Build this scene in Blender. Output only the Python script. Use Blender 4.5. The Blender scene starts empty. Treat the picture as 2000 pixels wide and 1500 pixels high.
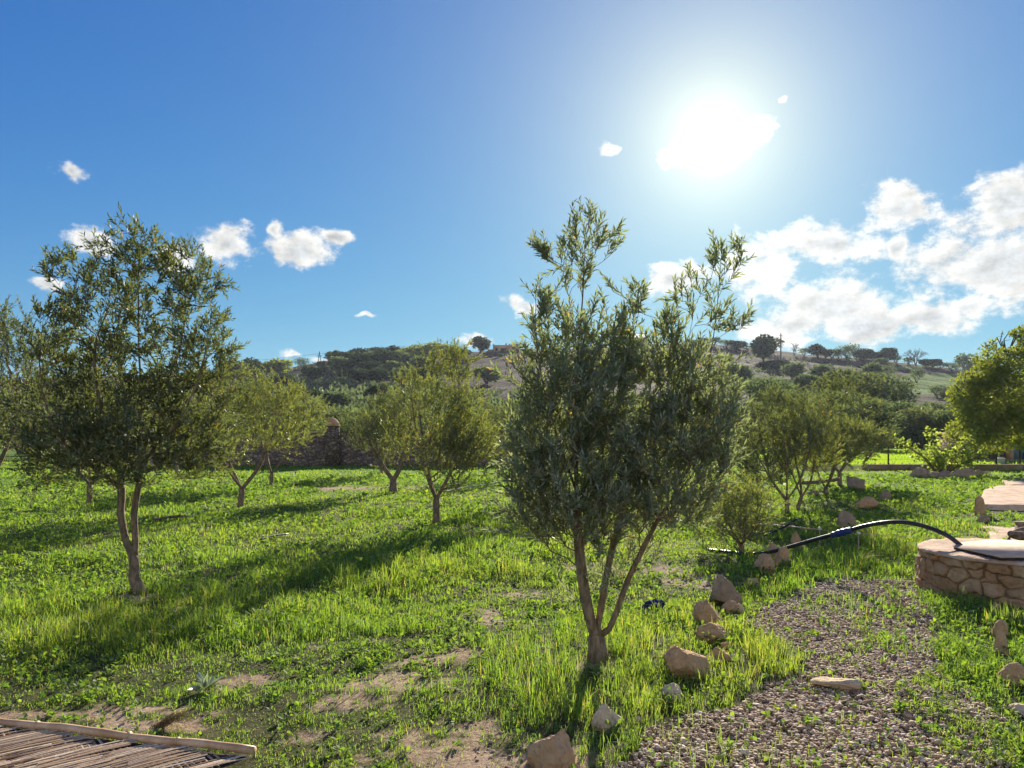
import bpy, math, random
import numpy as np

# ------------------------------------------------------------------ camera
H = 1.9            # eye height
HOR, CX, F = 840.0, 1000.0, 1500.0
sc = bpy.context.scene
COL = sc.collection
cam_d = bpy.data.cameras.new('camera'); cam = bpy.data.objects.new('camera', cam_d); COL.objects.link(cam)
cam.location = (0, 0, H); cam.rotation_euler = (math.radians(90), 0, 0)
cam_d.sensor_width = 36; cam_d.lens = 27.0; cam_d.shift_y = 0.045
cam_d.clip_start = 0.1; cam_d.clip_end = 8000
sc.camera = cam
sc.render.resolution_x = 1024; sc.render.resolution_y = 768

# ------------------------------------------------------------------ view + sampling
sc.view_settings.view_transform = 'Standard'; sc.view_settings.look = 'None'
sc.view_settings.gamma = 1.0; sc.view_settings.exposure = 1.0
cy = sc.cycles
cy.max_bounces = 7; cy.diffuse_bounces = 3; cy.glossy_bounces = 2; cy.transmission_bounces = 5
cy.transparent_max_bounces = 8; cy.volume_bounces = 0
cy.caustics_reflective = False; cy.caustics_refractive = False
cy.sample_clamp_indirect = 4.0; cy.sample_clamp_direct = 0
cy.use_denoising = True
try:
    cy.denoiser = 'OPENIMAGEDENOISE'; cy.denoising_input_passes = 'RGB_ALBEDO_NORMAL'; cy.denoising_prefilter = 'ACCURATE'
except Exception: pass

# ------------------------------------------------------------------ sun
SUN_AZ, SUN_EL = math.radians(14.6), math.radians(20.3)   # azimuth to the right of +Y
SD = np.array([math.sin(SUN_AZ)*math.cos(SUN_EL), math.cos(SUN_AZ)*math.cos(SUN_EL), math.sin(SUN_EL)])
sun_d = bpy.data.lights.new('sun', 'SUN'); sun = bpy.data.objects.new('sun', sun_d); COL.objects.link(sun)
sun_d.energy = 5.0; sun_d.angle = math.radians(0.6); sun_d.color = (1.0, 0.9, 0.74)
sun.rotation_euler = (math.radians(90)-SUN_EL, 0, math.pi-SUN_AZ)
sun.location = (20, 60, 60)

# ------------------------------------------------------------------ node helper
def nn(nt, t, **kw):
    n = nt.nodes.new(t)
    for k, v in kw.items():
        if k == 'op': n.operation = v
        else: setattr(n, k, v)
    return n
class NT:
    """tiny shader-graph helper"""
    def __init__(s, nt): s.nt = nt; nt.nodes.clear()
    def L(s, a, b): s.nt.links.new(a, b)
    def put(s, sock, v):
        if hasattr(v, 'is_output') or isinstance(v, bpy.types.NodeSocket): s.L(v, sock)
        else: sock.default_value = v
    def m(s, op, a, b=None, c=None, clamp=False):
        n = s.nt.nodes.new('ShaderNodeMath'); n.operation = op; n.use_clamp = clamp
        s.put(n.inputs[0], a)
        if b is not None: s.put(n.inputs[1], b)
        if c is not None: s.put(n.inputs[2], c)
        return n.outputs[0]
    def v(s, op, a, b=None, c=None):
        n = s.nt.nodes.new('ShaderNodeVectorMath'); n.operation = op
        s.put(n.inputs[0], a)
        if b is not None: s.put(n.inputs[1], b)
        if c is not None: s.put(n.inputs[2], c)
        return n.outputs['Value'] if op in ('LENGTH', 'DOT_PRODUCT', 'DISTANCE') else n.outputs[0]
    def ramp(s, x, lo, hi, a=0.0, b=1.0, smooth=True):
        n = s.nt.nodes.new('ShaderNodeMapRange'); n.interpolation_type = 'SMOOTHSTEP' if smooth else 'LINEAR'
        s.put(n.inputs[0], x); n.inputs[1].default_value = lo; n.inputs[2].default_value = hi
        n.inputs[3].default_value = a; n.inputs[4].default_value = b
        return n.outputs[0]
    def mix(s, f, a, b, mode='MIX'):
        n = s.nt.nodes.new('ShaderNodeMix'); n.data_type = 'RGBA'; n.blend_type = mode
        s.put(n.inputs[0], f)
        for i, q in ((6, a), (7, b)):
            if isinstance(q, tuple) and len(q) == 3: q = q+(1,)
            s.put(n.inputs[i], q)
        return n.outputs[2]
    def noise(s, vec, scale, detail=4, rough=0.55, dist=0.0, dim='3D', out=0):
        n = s.nt.nodes.new('ShaderNodeTexNoise'); n.noise_dimensions = dim
        s.put(n.inputs['Vector'], vec); n.inputs['Scale'].default_value = scale; n.inputs['Detail'].default_value = detail
        n.inputs['Roughness'].default_value = rough; n.inputs['Distortion'].default_value = dist
        return n.outputs[out]

# ------------------------------------------------------------------ world: Nishita sky + clouds placed by azimuth / elevation
def azel(px, py):
    x, y, z = px-CX, F, HOR-py
    return math.atan2(x, y), math.atan2(z, math.hypot(x, y))
world = bpy.data.worlds.new('World'); sc.world = world; world.use_nodes = True
w = NT(world.node_tree); nt = world.node_tree
out = nn(nt, 'ShaderNodeOutputWorld'); bg = nn(nt, 'ShaderNodeBackground'); w.L(bg.outputs[0], out.inputs[0])
sky = nn(nt, 'ShaderNodeTexSky', sky_type='NISHITA'); sky.sun_disc = False
sky.sun_elevation = SUN_EL; sky.sun_rotation = SUN_AZ; sky.air_density = 1.0; sky.dust_density = 0.1; sky.ozone_density = 6.0
sky.altitude = 2000
D = nn(nt, 'ShaderNodeTexCoord').outputs['Generated']
BGS = 0.10
sps = nn(nt, 'ShaderNodeSeparateXYZ'); w.L(sky.outputs[0], sps.inputs[0]); cmb = nn(nt, 'ShaderNodeCombineXYZ')
for i_, (A_, K_) in enumerate(((0.135, 0.0), (0.55, 0.06), (1.50, 0.31))):   # soft shoulder on the sky's brightness
    w.L(w.m('DIVIDE', w.m('MULTIPLY', sps.outputs[i_], A_), w.m('MULTIPLY_ADD', sps.outputs[i_], K_, 1.0)), cmb.inputs[i_])
skyc = cmb.outputs[0]
sep = nn(nt, 'ShaderNodeSeparateXYZ'); w.L(D, sep.inputs[0])
dx, dy, dz = sep.outputs
az = w.m('ARCTAN2', dx, dy)
el = w.m('ARCSINE', dz)
cosS = w.v('DOT_PRODUCT', D, tuple(SD))
angS = w.m('ARCCOSINE', w.m('MINIMUM', cosS, 1.0))
# warped direction
comb = nn(nt, 'ShaderNodeCombineXYZ'); w.L(az, comb.inputs[0]); w.L(el, comb.inputs[1]); P0 = comb.outputs[0]
wn = w.noise(P0, 14.0, 3, 0.6, out=1)
P = w.v('MULTIPLY_ADD', w.v('SUBTRACT', wn, (0.5, 0.5, 0.5)), (0.060, 0.045, 0.0), P0)
# px, py, half width, half height, weight
CL = [(1400,272,74,46),(1458,256,46,28),(1335,305,48,24),(1408,318,36,24),(1180,286,30,15),(128,329,44,22),(1545,193,14,12),
      (185,475,66,34),(445,472,88,44),(590,490,78,42),(552,437,16,24),(655,470,30,24),(350,506,45,26),(725,608,26,8),
      (930,664,40,18),(640,697,60,10),(1022,600,46,20),(560,690,30,9),(90,550,40,20),
      (1320,550,75,44),(1500,520,88,75),(1620,480,120,42),(1740,420,92,50),(1762,482,30,22),
      (1930,512,180,112),(1945,505,120,70),(1990,400,90,50),(1640,600,110,40),(1965,395,120,78),(1625,585,160,60),(1545,630,150,55),(1700,632,160,50),(1810,622,100,32),(1880,600,75,24),
      (2120,430,190,120),(2330,560,200,60),(-260,420,150,60),(-500,600,200,50),(2700,380,260,90),(-900,300,300,90)]
FILL_CLOUDS = [(2.6,.30,.42,.16),(-2.5,.35,.5,.2),(3.1,.62,.5,.2),(1.9,.25,.4,.14),(-1.7,.22,.4,.12),(-3.0,.18,.4,.1),(2.2,.75,.45,.2)]  # clouds added out of view, as fill light
dmin = None
for (a, b, rw, rh) in CL:
    A, E = azel(a, b)
    cs = math.cos(A)
    ra, re = rw/F*cs*cs*1.3, rh/F*cs*1.3
    q = w.v('LENGTH', w.v('MULTIPLY_ADD', P, (1/ra, 1/re, 0.0), (-A/ra, -E/re, 0.0)))
    if dmin is None: dmin = q
    else:
        dmin = w.m('SMOOTH_MIN', dmin, q, 0.25)
for (A, E, ra, re) in FILL_CLOUDS:   # unseen clouds added behind the viewer to fill the shadows
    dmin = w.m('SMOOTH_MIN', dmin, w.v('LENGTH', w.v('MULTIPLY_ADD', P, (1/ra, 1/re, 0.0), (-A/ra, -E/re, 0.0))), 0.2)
bodyv = w.m('MULTIPLY_ADD', dmin, -1.0, 0.86)
sc2 = w.v('MULTIPLY', P0, (1.0, 1.35, 1.0))
n1 = w.noise(sc2, 20.0, 12, 0.66)
# same noise sampled a little towards the sun, for the lit rims
A0, E0 = SUN_AZ, SUN_EL
toS = w.v('NORMALIZE', w.v('SUBTRACT', (A0, E0, 0.0), P0))
n2 = w.noise(w.v('MULTIPLY_ADD', toS, (0.012, 0.016, 0.0), sc2), 20.0, 6, 0.62)
dens = w.m('ADD', w.m('MULTIPLY', bodyv, 1.5), w.m('MULTIPLY', w.m('SUBTRACT', n1, 0.545), 3.1))
cover = w.ramp(dens, -0.05, 0.72)
thick = w.ramp(w.m('ADD', bodyv, w.m('MULTIPLY', w.m('SUBTRACT', n1, 0.5), 1.2)), 0.28, 0.95)
relief = w.m('MULTIPLY', w.m('SUBTRACT', n1, n2), 1.3)
nearS = w.m('POWER', 2.71828, w.m('MULTIPLY', angS, -7.0))
nearS2 = w.m('POWER', 2.71828, w.m('MULTIPLY', angS, -30.0))
lum = w.m('ADD', w.m('SUBTRACT', w.m('ADD', 0.84, relief), w.m('MULTIPLY', thick, 0.32)), w.m('MULTIPLY', nearS, 0.45))
lum = w.m('ADD', w.m('MAXIMUM', lum, 0.2), w.m('MULTIPLY', nearS2, 7.0))
lum = w.m('ADD', lum, w.ramp(cosS, 0.2, -0.6, 0.0, 1.6))  # added clouds opposite the sun raised in brightness as fill
cc = w.mix(thick, (1.0, 0.97, 0.90), (0.92, 0.97, 1.0))
cc = w.mix(w.ramp(cosS, 0.2, -0.6), cc, (1.0, 0.84, 0.62))  # warm tint of those added clouds, to warm the shaded faces
cloudc = w.v('SCALE', cc); nt.links.new(w.m('MULTIPLY', lum, 6.0), cloudc.node.inputs['Scale'])
# forward-scatter aureole of the air round the sun
g1 = w.m('MULTIPLY', w.m('POWER', 2.71828, w.m('MULTIPLY', angS, -6.4)), 4.6)
g2 = w.m('MULTIPLY', w.m('POWER', 2.71828, w.m('MULTIPLY', angS, -20.0)), 2.6)
gl = w.v('SCALE', (1.0, 0.90, 0.42)); nt.links.new(w.m('ADD', g1, g2), gl.node.inputs['Scale'])
hz_ = w.m('POWER', 2.71828, w.m('MULTIPLY', w.m('MAXIMUM', el, 0.0), -8.0))   # pale dusty air low down
clear = w.mix(w.m('MULTIPLY', hz_, 0.42), w.mix(1.0, skyc, gl, 'ADD'), (2.6, 2.95, 3.5))
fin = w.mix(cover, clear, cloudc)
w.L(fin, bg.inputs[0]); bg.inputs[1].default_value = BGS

# ------------------------------------------------------------------ numpy helpers
RNG = np.random.default_rng(11)
def U(a, b, n=None, r=None): return (r or RNG).uniform(a, b, n)
def _hash(ix, iy, iz, seed):
    h = (ix.astype(np.int64)*374761393 + iy.astype(np.int64)*668265263 + iz.astype(np.int64)*2147483647 + seed*1274126177) & 0xffffffff
    h = ((h ^ (h >> 13))*1274126177) & 0xffffffff
    return ((h ^ (h >> 16)) & 0xffffff)/float(0xffffff)
def vnoise(x, y, z=None, seed=0):
    x = np.asarray(x, float); y = np.asarray(y, float); z = np.zeros_like(x) if z is None else np.asarray(z, float)
    ix, iy, iz = np.floor(x), np.floor(y), np.floor(z)
    fx, fy, fz = x-ix, y-iy, z-iz
    fx, fy, fz = fx*fx*(3-2*fx), fy*fy*(3-2*fy), fz*fz*(3-2*fz)
    r = 0
    for a in (0, 1):
        for b in (0, 1):
            for c in (0, 1):
                r = r + _hash(ix+a, iy+b, iz+c, seed)*(fx if a else 1-fx)*(fy if b else 1-fy)*(fz if c else 1-fz)
    return r
def fbm(x, y, z=None, oct=4, seed=0):
    s, a, t = 0, 1.0, 0
    for o in range(oct):
        k = 2.03**o
        s = s + a*vnoise(np.asarray(x)*k+17*o, np.asarray(y)*k-9*o, None if z is None else np.asarray(z)*k+5*o, seed+o); t += a; a *= 0.5
    return s/t
def sstep(x, a, b):
    t = np.clip((x-a)/(b-a), 0, 1); return t*t*(3-2*t)
def nrm(v): return v/np.maximum(np.linalg.norm(v, axis=-1, keepdims=True), 1e-9)

def mesh_obj(name, V, F3=None, F4=None, mats=(), parent=None, attrs=None, smooth=False, fmat=None, link=True):
    V = np.asarray(V, np.float32).reshape(-1, 3)
    f3 = np.zeros((0, 3), np.int32) if F3 is None else np.asarray(F3, np.int32).reshape(-1, 3)
    f4 = np.zeros((0, 4), np.int32) if F4 is None else np.asarray(F4, np.int32).reshape(-1, 4)
    me = bpy.data.meshes.new(name)
    me.vertices.add(len(V)); me.vertices.foreach_set('co', V.ravel())
    loops = np.concatenate([f3.ravel(), f4.ravel()]); nf = len(f3)+len(f4)
    me.loops.add(len(loops)); me.loops.foreach_set('vertex_index', loops)
    me.polygons.add(nf)
    st = np.concatenate([np.arange(len(f3))*3, len(f3)*3+np.arange(len(f4))*4]).astype(np.int32)
    me.polygons.foreach_set('loop_start', st)
    if fmat is not None: me.polygons.foreach_set('material_index', np.asarray(fmat, np.int32))
    if smooth: me.polygons.foreach_set('use_smooth', np.ones(nf, bool))
    for k, a in (attrs or {}).items():
        at = me.attributes.new(k, 'FLOAT', 'POINT'); at.data.foreach_set('value', np.asarray(a, np.float32))
    me.update(calc_edges=True)
    for m in (mats if isinstance(mats, (list, tuple)) else [mats]): me.materials.append(m)
    o = bpy.data.objects.new(name, me)
    if link: COL.objects.link(o)
    if parent is not None: o.parent = parent
    return o
def tag(o, label=None, cat=None, group=None, kind=None):
    if label: o['label'] = label
    if cat: o['category'] = cat
    if group: o['group'] = group
    if kind: o['kind'] = kind
    return o
def empty(name, loc, label, cat, group=None, rz=0):
    o = bpy.data.objects.new(name, None); COL.objects.link(o); o.location = loc; o.rotation_euler = (0, 0, rz)
    o.empty_display_size = 0.2
    return tag(o, label, cat, group)
def copy_tree(o, parent=None):
    c = o.copy(); COL.objects.link(c); c.parent = parent
    for ch in list(o.children): copy_tree(ch, c)
    return c
class MB:
    """collects vertices and faces"""
    def __init__(s): s.V = []; s.f3 = []; s.f4 = []; s.n = 0; s.at = []
    def add(s, V, f3=None, f4=None, a=0.0):
        V = np.asarray(V, float).reshape(-1, 3); s.V.append(V)
        if f3 is not None and len(f3): s.f3.append(np.asarray(f3)+s.n)
        if f4 is not None and len(f4): s.f4.append(np.asarray(f4)+s.n)
        s.at.append(np.full(len(V), a) if np.isscalar(a) else a); s.n += len(V)
    def box(s, c, size, rz=0, a=0.0):
        x, y, z = [q/2 for q in size]
        V = np.array([[i, j, k] for i in (-x, x) for j in (-y, y) for k in (-z, z)], float)
        ca, sa = math.cos(rz), math.sin(rz)
        V = np.c_[V[:, 0]*ca-V[:, 1]*sa, V[:, 0]*sa+V[:, 1]*ca, V[:, 2]]+np.array(c)
        s.add(V, None, [[0,1,3,2],[4,6,7,5],[0,4,5,1],[2,3,7,6],[0,2,6,4],[1,5,7,3]], a)
    def tube(s, pts, rad, n=8, a=0.0, cap=True, rough=0.0, seed=0):
        pts = np.asarray(pts, float); k = len(pts); rad = np.broadcast_to(np.asarray(rad, float), (k,))
        t = np.gradient(pts, axis=0); t = nrm(t)
        up = np.array([0, 0, 1.0]) if abs(t[0][2]) < 0.9 else np.array([1.0, 0, 0])
        u = nrm(np.cross(t[0], up)); Us = [u]
        for i in range(1, k):
            u = u-np.dot(u, t[i])*t[i]; u = nrm(u); Us.append(u)
        Us = np.array(Us); W = np.cross(t, Us)
        th = np.arange(n)/n*2*math.pi
        ring = Us[:, None, :]*np.cos(th)[None, :, None]+W[:, None, :]*np.sin(th)[None, :, None]
        rr = rad[:, None]*np.ones(n)[None]
        if rough:
            ii = np.arange(k)[:, None]*0.35+np.zeros(n)[None]
            rr = rr*(1+rough*(vnoise(np.cos(th)[None]*1.6+ii*0, np.sin(th)[None]*1.6+ii*0, ii, seed)-0.5)*2)
        V = (pts[:, None, :]+ring*rr[:, :, None]).reshape(-1, 3)
        i = np.arange(k-1)[:, None]*n; j = np.arange(n)[None]; jn = (j+1) % n
        f4 = np.stack([i+j, i+jn, i+n+jn, i+n+j], -1).reshape(-1, 4)
        f3 = []
        if cap:
            c0 = len(V); V = np.vstack([V, pts[:1], pts[-1:]])
            jj = np.arange(n)
            f3 = np.vstack([np.c_[jj*0+c0, (jj+1) % n, jj], np.c_[jj*0+c0+1, (k-1)*n+jj, (k-1)*n+(jj+1) % n]])
        s.add(V, f3, f4, a)
    def build(s, name, mats, parent=None, smooth=False, **kw):
        V = np.vstack(s.V); f3 = np.vstack(s.f3) if s.f3 else None; f4 = np.vstack(s.f4) if s.f4 else None
        return mesh_obj(name, V, f3, f4, mats, parent, {'rnd': np.concatenate(s.at)}, smooth, **kw)

# pixel of the photograph -> point on flat ground / at a given depth (used once, to get real positions in metres)
def G(px, py):
    d = F*H/(py-HOR); return ((px-CX)/F*d, d)
def AT(px, py, d): return np.array([(px-CX)/F*d, d, H-(py-HOR)/F*d])

# ------------------------------------------------------------------ terrain
def gz(x, y):
    x = np.asarray(x, float); y = np.asarray(y, float)
    z = (fbm(x*0.35, y*0.35, oct=3, seed=3)-0.5)*0.14*sstep(y, 2.0, 9.0)
    z = z+(fbm(x*2.2, y*2.2, oct=2, seed=5)-0.5)*0.035
    z = z*(1-sstep(np.hypot(x-1.62, y-8.9), 99, 100))
    r = sstep(x, 13.0, 14.0)*sstep(y, 35.9, 36.0)
    z = z*(1-r)+0.24*r
    # small earth mounds at the trunks of the two nearest trees
    z = z+0.05*np.exp(-((x-0.67)**2+(y-6.15)**2)/0.25)+0.05*np.exp(-((x+4.3)**2+(y-8.77)**2)/0.2)
    return z
def g1z(x, y): return float(gz(np.array([x]), np.array([y]))[0])

def poly_in(x, y, poly):
    ins = np.zeros(x.shape, bool); n = len(poly)
    for i in range(n):
        x1, y1 = poly[i]; x2, y2 = poly[(i+1) % n]
        c = ((y1 > y) != (y2 > y)) & (x < (x2-x1)*(y-y1)/((y2-y1)+1e-12)+x1)
        ins ^= c
    return ins
GRAV = [G(*p) for p in [(1060,1560),(1215,1470),(1290,1405),(1420,1392),(1545,1330),(1545,1285),(1470,1235),(1470,1190),(1545,1160),(1640,1130),(1775,1132),(1790,1165),(1840,1210),(1850,1290),(1800,1330),(1775,1390),(1850,1470),(1950,1600),(1500,1900)]]
GRAV2 = [G(*p) for p in [(1775,1390),(1830,1310),(1930,1370),(1990,1450),(2050,1600),(1950,1700),(1850,1470)]]
def blob(x, y, px, py, rx, ry, ang=0.0):
    cx, cyy = G(px, py); a = math.radians(ang)
    u = (x-cx)*math.cos(a)+(y-cyy)*math.sin(a); v = -(x-cx)*math.sin(a)+(y-cyy)*math.cos(a)
    return np.exp(-((u/rx)**2+(v/ry)**2))
def masks(x, y):
    """gravel, bare-soil, grass density 0-1, grass height (m), weeds"""
    wx = x+(fbm(x*1.6, y*1.6, seed=21)-0.5)*0.55; wy = y+(fbm(x*1.6+9, y*1.6, seed=22)-0.5)*0.55
    g = poly_in(wx, wy, GRAV).astype(float); g2 = poly_in(wx, wy, GRAV2).astype(float)*0.75
    grav = np.maximum(g, g2)
    soil = np.zeros_like(x)
    for b in [(960,1205,.25,.5,0),(860,1290,.55,.28,35),(770,1335,.55,.25,20),(700,1375,.45,.2,0),(820,1440,.4,.25,0),(940,1430,.4,.25,20),(870,1480,.6,.25,0),
              (1000,1500,.5,.25,0),(480,1332,.28,.16,0),(250,1392,.7,.16,0),(60,1400,.5,.12,0),(330,1420,.5,.12,0),(600,1440,.25,.12,0),(1385,1132,.75,.5,0),(1130,1112,.5,.35,0),(1215,1120,.35,.3,0),
              (1000,1160,.3,.25,0),(1300,1118,.4,.3,0),(1160,1310,.22,.16,0),(265,1172,.3,.2,0),(2050,1060,.9,1.6,0),(1905,1048,.3,.4,0),(700,953,3.0,1.0,10),(740,1085,.3,.2,0),
              (1700,1160,.45,.3,0),(730,1255,.2,.12,0),(1390,1290,.25,.2,0)]:
        soil = np.maximum(soil, blob(x, y, *b))
    soil = sstep(soil+(fbm(x*2.5, y*2.5, seed=31)-0.5)*0.9+(fbm(x*13, y*13, oct=3, seed=32)-0.5)*1.3, 0.38, 0.80)
    patch = fbm(x*1.1, y*1.1, seed=41); fine = fbm(x*5, y*5, seed=42)
    near = 1-sstep(y, 5.6, 7.2)
    left = sstep(-x, -1.2, 0.6)
    dens = 0.92-0.45*sstep(fine, 0.5, 0.68)*near
    # sparse trodden lawn in the left foreground
    dens = dens*(1-0.12*near*left)
    dens = dens*(1-0.86*soil)*(0.35+0.65*sstep(fbm(x*7, y*7, oct=3, seed=43), 0.34, 0.56))
    gd = np.where(g > 0, 0.05+0.45*sstep(fbm(x*3, y*3, seed=51), 0.54, 0.68), 1.0)
    gd = np.where((g2 > 0) & (g <= 0), 0.30+0.7*sstep(fbm(x*2.2, y*2.2, seed=52), 0.40, 0.58), gd)
    dens = dens*gd
    mt = sstep(x, -0.8, 0.2)*(1-sstep(x, 2.4, 3.2))*(1-sstep(y, 7.2, 8.2)); dens = dens*(1-mt*(0.25+0.5*sstep(fbm(x*3.3, y*3.3, seed=71), 0.5, 0.62)))
    h = 0.045+0.065*sstep(patch, 0.42, 0.7)
    tall = np.zeros_like(x)
    for b in [(1060,1330,.5,.5,0),(1000,1290,.4,.5,0),(1250,1260,.6,.8,0),(1250,1380,.5,.35,0),(1430,1330,.45,.35,0),(1500,1290,.35,.5,0),(1130,1390,.5,.3,0),(1330,1230,.4,.5,0),
              (700,1130,1.2,.7,0),(850,1110,1.0,.8,0),(560,1190,1.2,.5,0),(300,1230,1.2,.5,0),(930,1080,.8,.8,0),(1000,1120,.5,.5,0),(150,1260,1.0,.4,0),(420,1180,1.0,.5,0),
              (1500,1150,.3,.5,0),(1620,1110,.7,.6,0),(1890,1190,.3,.25,0),(1950,1220,.25,.3,0),(1985,1360,.25,.2,0),(1870,1030,.7,1.2,0),(1440,1240,.25,.3,0),(0,1180,1.0,.8,0),
              (1985,1170,.6,.2,0),(1100,1080,.5,.8,0),(1700,1060,.8,1.4,0)]:
        tall = np.maximum(tall, blob(x, y, *b))
    tall = tall*(0.55+0.9*sstep(fine, 0.3, 0.6))*(1-0.8*soil)*(1-0.85*(g > 0))
    h = (h+0.105*np.clip(tall, 0, 1.1))*(1-0.35*near*left*(tall < 0.3))
    weeds = sstep(fbm(x*0.8+50, y*0.8, seed=61), 0.42, 0.62)
    return grav, soil, dens, h, weeds, tall

# ------------------------------------------------------------------ materials
def mat(name):
    m = bpy.data.materials.new(name); m.use_nodes = True
    n = NT(m.node_tree); o = nn(m.node_tree, 'ShaderNodeOutputMaterial'); n.out = o
    return m, n
def principled(n, col, rough=0.8, bump=None, spec=0.3, metal=0.0):
    p = nn(n.nt, 'ShaderNodeBsdfPrincipled'); n.put(p.inputs['Base Color'], col if not (isinstance(col, tuple) and len(col) == 3) else col+(1,))
    n.put(p.inputs['Roughness'], rough); p.inputs['Specular IOR Level'].default_value = spec; p.inputs['Metallic'].default_value = metal
    if bump is not None:
        b = nn(n.nt, 'ShaderNodeBump'); b.inputs['Distance'].default_value = bump[1]; b.inputs['Strength'].default_value = bump[2] if len(bump) > 2 else 1.0
        n.put(b.inputs['Height'], bump[0]); n.L(b.outputs[0], p.inputs['Normal'])
    n.L(p.outputs[0], n.out.inputs[0]); return p
def attr(n, name):
    a = nn(n.nt, 'ShaderNodeAttribute', attribute_name=name); return a.outputs['Fac']
def objpos(n): return nn(n.nt, 'ShaderNodeTexCoord').outputs['Object']
def wpos(n): return nn(n.nt, 'ShaderNodeNewGeometry').outputs['Position']

def rnd_ramp(n, fac, cols):
    r = nn(n.nt, 'ShaderNodeValToRGB'); cr = r.color_ramp
    while len(cr.elements) < len(cols): cr.elements.new(0.5)
    for i, (p, c) in enumerate(cols):
        cr.elements[i].position = p; cr.elements[i].color = c+(1,)
    n.put(r.inputs[0], fac); return r.outputs[0]
def leaf_mat(name, top, under, trans, wt=0.45, rough=0.45, gl=0.06, cols=None):
    """thin leaf: diffuse top / paler underside, light coming through, a little gloss"""
    m, n = mat(name)
    rv = attr(n, 'rnd')
    hue = rnd_ramp(n, rv, cols or [(0.0, (0.62, 0.62, 0.62)), (0.5, (1, 1, 1)), (0.93, (1.25, 1.2, 1.0)), (0.97, (2.3, 1.25, 0.5))])
    geo = nn(n.nt, 'ShaderNodeNewGeometry')
    base = n.mix(geo.outputs['Backfacing'], top, under)
    base = n.mix(1.0, base, hue, 'MULTIPLY'); tr = n.mix(1.0, trans, hue, 'MULTIPLY')
    d = nn(n.nt, 'ShaderNodeBsdfDiffuse'); n.L(base, d.inputs[0])
    t = nn(n.nt, 'ShaderNodeBsdfTranslucent'); n.L(tr, t.inputs[0])
    ms = nn(n.nt, 'ShaderNodeMixShader'); ms.inputs[0].default_value = wt; n.L(d.outputs[0], ms.inputs[1]); n.L(t.outputs[0], ms.inputs[2])
    g = nn(n.nt, 'ShaderNodeBsdfGlossy'); g.inputs['Roughness'].default_value = rough; g.inputs[0].default_value = (1, 1, 1, 1)
    m2 = nn(n.nt, 'ShaderNodeMixShader'); m2.inputs[0].default_value = gl; n.L(ms.outputs[0], m2.inputs[1]); n.L(g.outputs[0], m2.inputs[2])
    n.L(m2.outputs[0], n.out.inputs[0]); return m

M = {}
M['olive'] = leaf_mat('olive_leaf', (0.090, 0.112, 0.045), (0.19, 0.21, 0.13), (0.22, 0.265, 0.055), 0.42, 0.5, 0.045)
M['olive_grey'] = leaf_mat('olive_leaf_grey', (0.215, 0.25, 0.15), (0.32, 0.35, 0.25), (0.36, 0.43, 0.15), 0.42, 0.45, 0.06)
M['olive_warm'] = leaf_mat('olive_leaf_warm', (0.10, 0.125, 0.038), (0.20, 0.215, 0.12), (0.31, 0.36, 0.055), 0.48, 0.34, 0.06)
M['dark_tree'] = leaf_mat('evergreen_leaf', (0.030, 0.050, 0.022), (0.045, 0.065, 0.03), (0.06, 0.10, 0.03), 0.35, 0.5, 0.03)
M['mid_tree'] = leaf_mat('shrub_leaf', (0.085, 0.125, 0.055), (0.12, 0.155, 0.08), (0.19, 0.26, 0.08), 0.42, 0.5, 0.03)
M['yellow_tree'] = leaf_mat('carob_leaf', (0.125, 0.16, 0.03), (0.16, 0.19, 0.055), (0.38, 0.44, 0.05), 0.48, 0.5, 0.03)
M['fig'] = leaf_mat('fig_leaf', (0.12, 0.19, 0.03), (0.17, 0.22, 0.06), (0.46, 0.58, 0.07), 0.55, 0.5, 0.03)
M['grass'] = leaf_mat('grass_blade', (0.105, 0.20, 0.024), (0.105, 0.20, 0.024), (0.36, 0.52, 0.040), 0.58, 0.5, 0.03,
    [(0.0, (0.42, 0.70, 0.75)), (0.45, (0.95, 1, 1)), (0.86, (1.35, 1.10, 0.9)), (0.93, (1.7, 1.05, 2.4))])
M['weed'] = leaf_mat('weed_leaf', (0.085, 0.16, 0.025), (0.11, 0.18, 0.045), (0.27, 0.44, 0.035), 0.5, 0.6, 0.03,
    [(0.0, (0.55, 0.7, 0.75)), (0.5, (1, 1, 1)), (0.9, (1.3, 1.12, 0.9)), (1.0, (1.6, 1.3, 0.9))])
M['pale_leaf'] = leaf_mat('pale_broad_leaf', (0.30, 0.34, 0.25), (0.4, 0.42, 0.33), (0.3, 0.4, 0.15), 0.35, 0.3, 0.14)
M['drygrass'] = leaf_mat('dry_grass', (0.24, 0.18, 0.085), (0.24, 0.18, 0.085), (0.28, 0.20, 0.08), 0.4, 0.5, 0.02)

def bark(name, c1, c2, sc_=1.0):
    m, n = mat(name); p = n.v('MULTIPLY', objpos(n), (1, 1, 0.35))
    a = n.noise(p, 26*sc_, 5, 0.65); b = n.noise(objpos(n), 4*sc_, 3, 0.5)
    c = n.mix(n.ramp(a, 0.35, 0.68), c1, c2); c = n.mix(n.ramp(b, 0.45, 0.7, 0, 0.5), c, (0.17, 0.16, 0.11))
    principled(n, c, 0.9, (a, 0.012, 0.9), 0.15); return m
M['bark'] = bark('olive_bark', (0.15, 0.105, 0.065), (0.38, 0.275, 0.175))
M['bark_dark'] = bark('dark_bark', (0.05, 0.04, 0.03), (0.14, 0.11, 0.08))
M['twig'] = bark('twig_bark', (0.12, 0.10, 0.06), (0.22, 0.18, 0.11))
M['grey_twig'] = bark('bare_twig_bark', (0.13, 0.11, 0.10), (0.22, 0.19, 0.17), 0.2)

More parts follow.
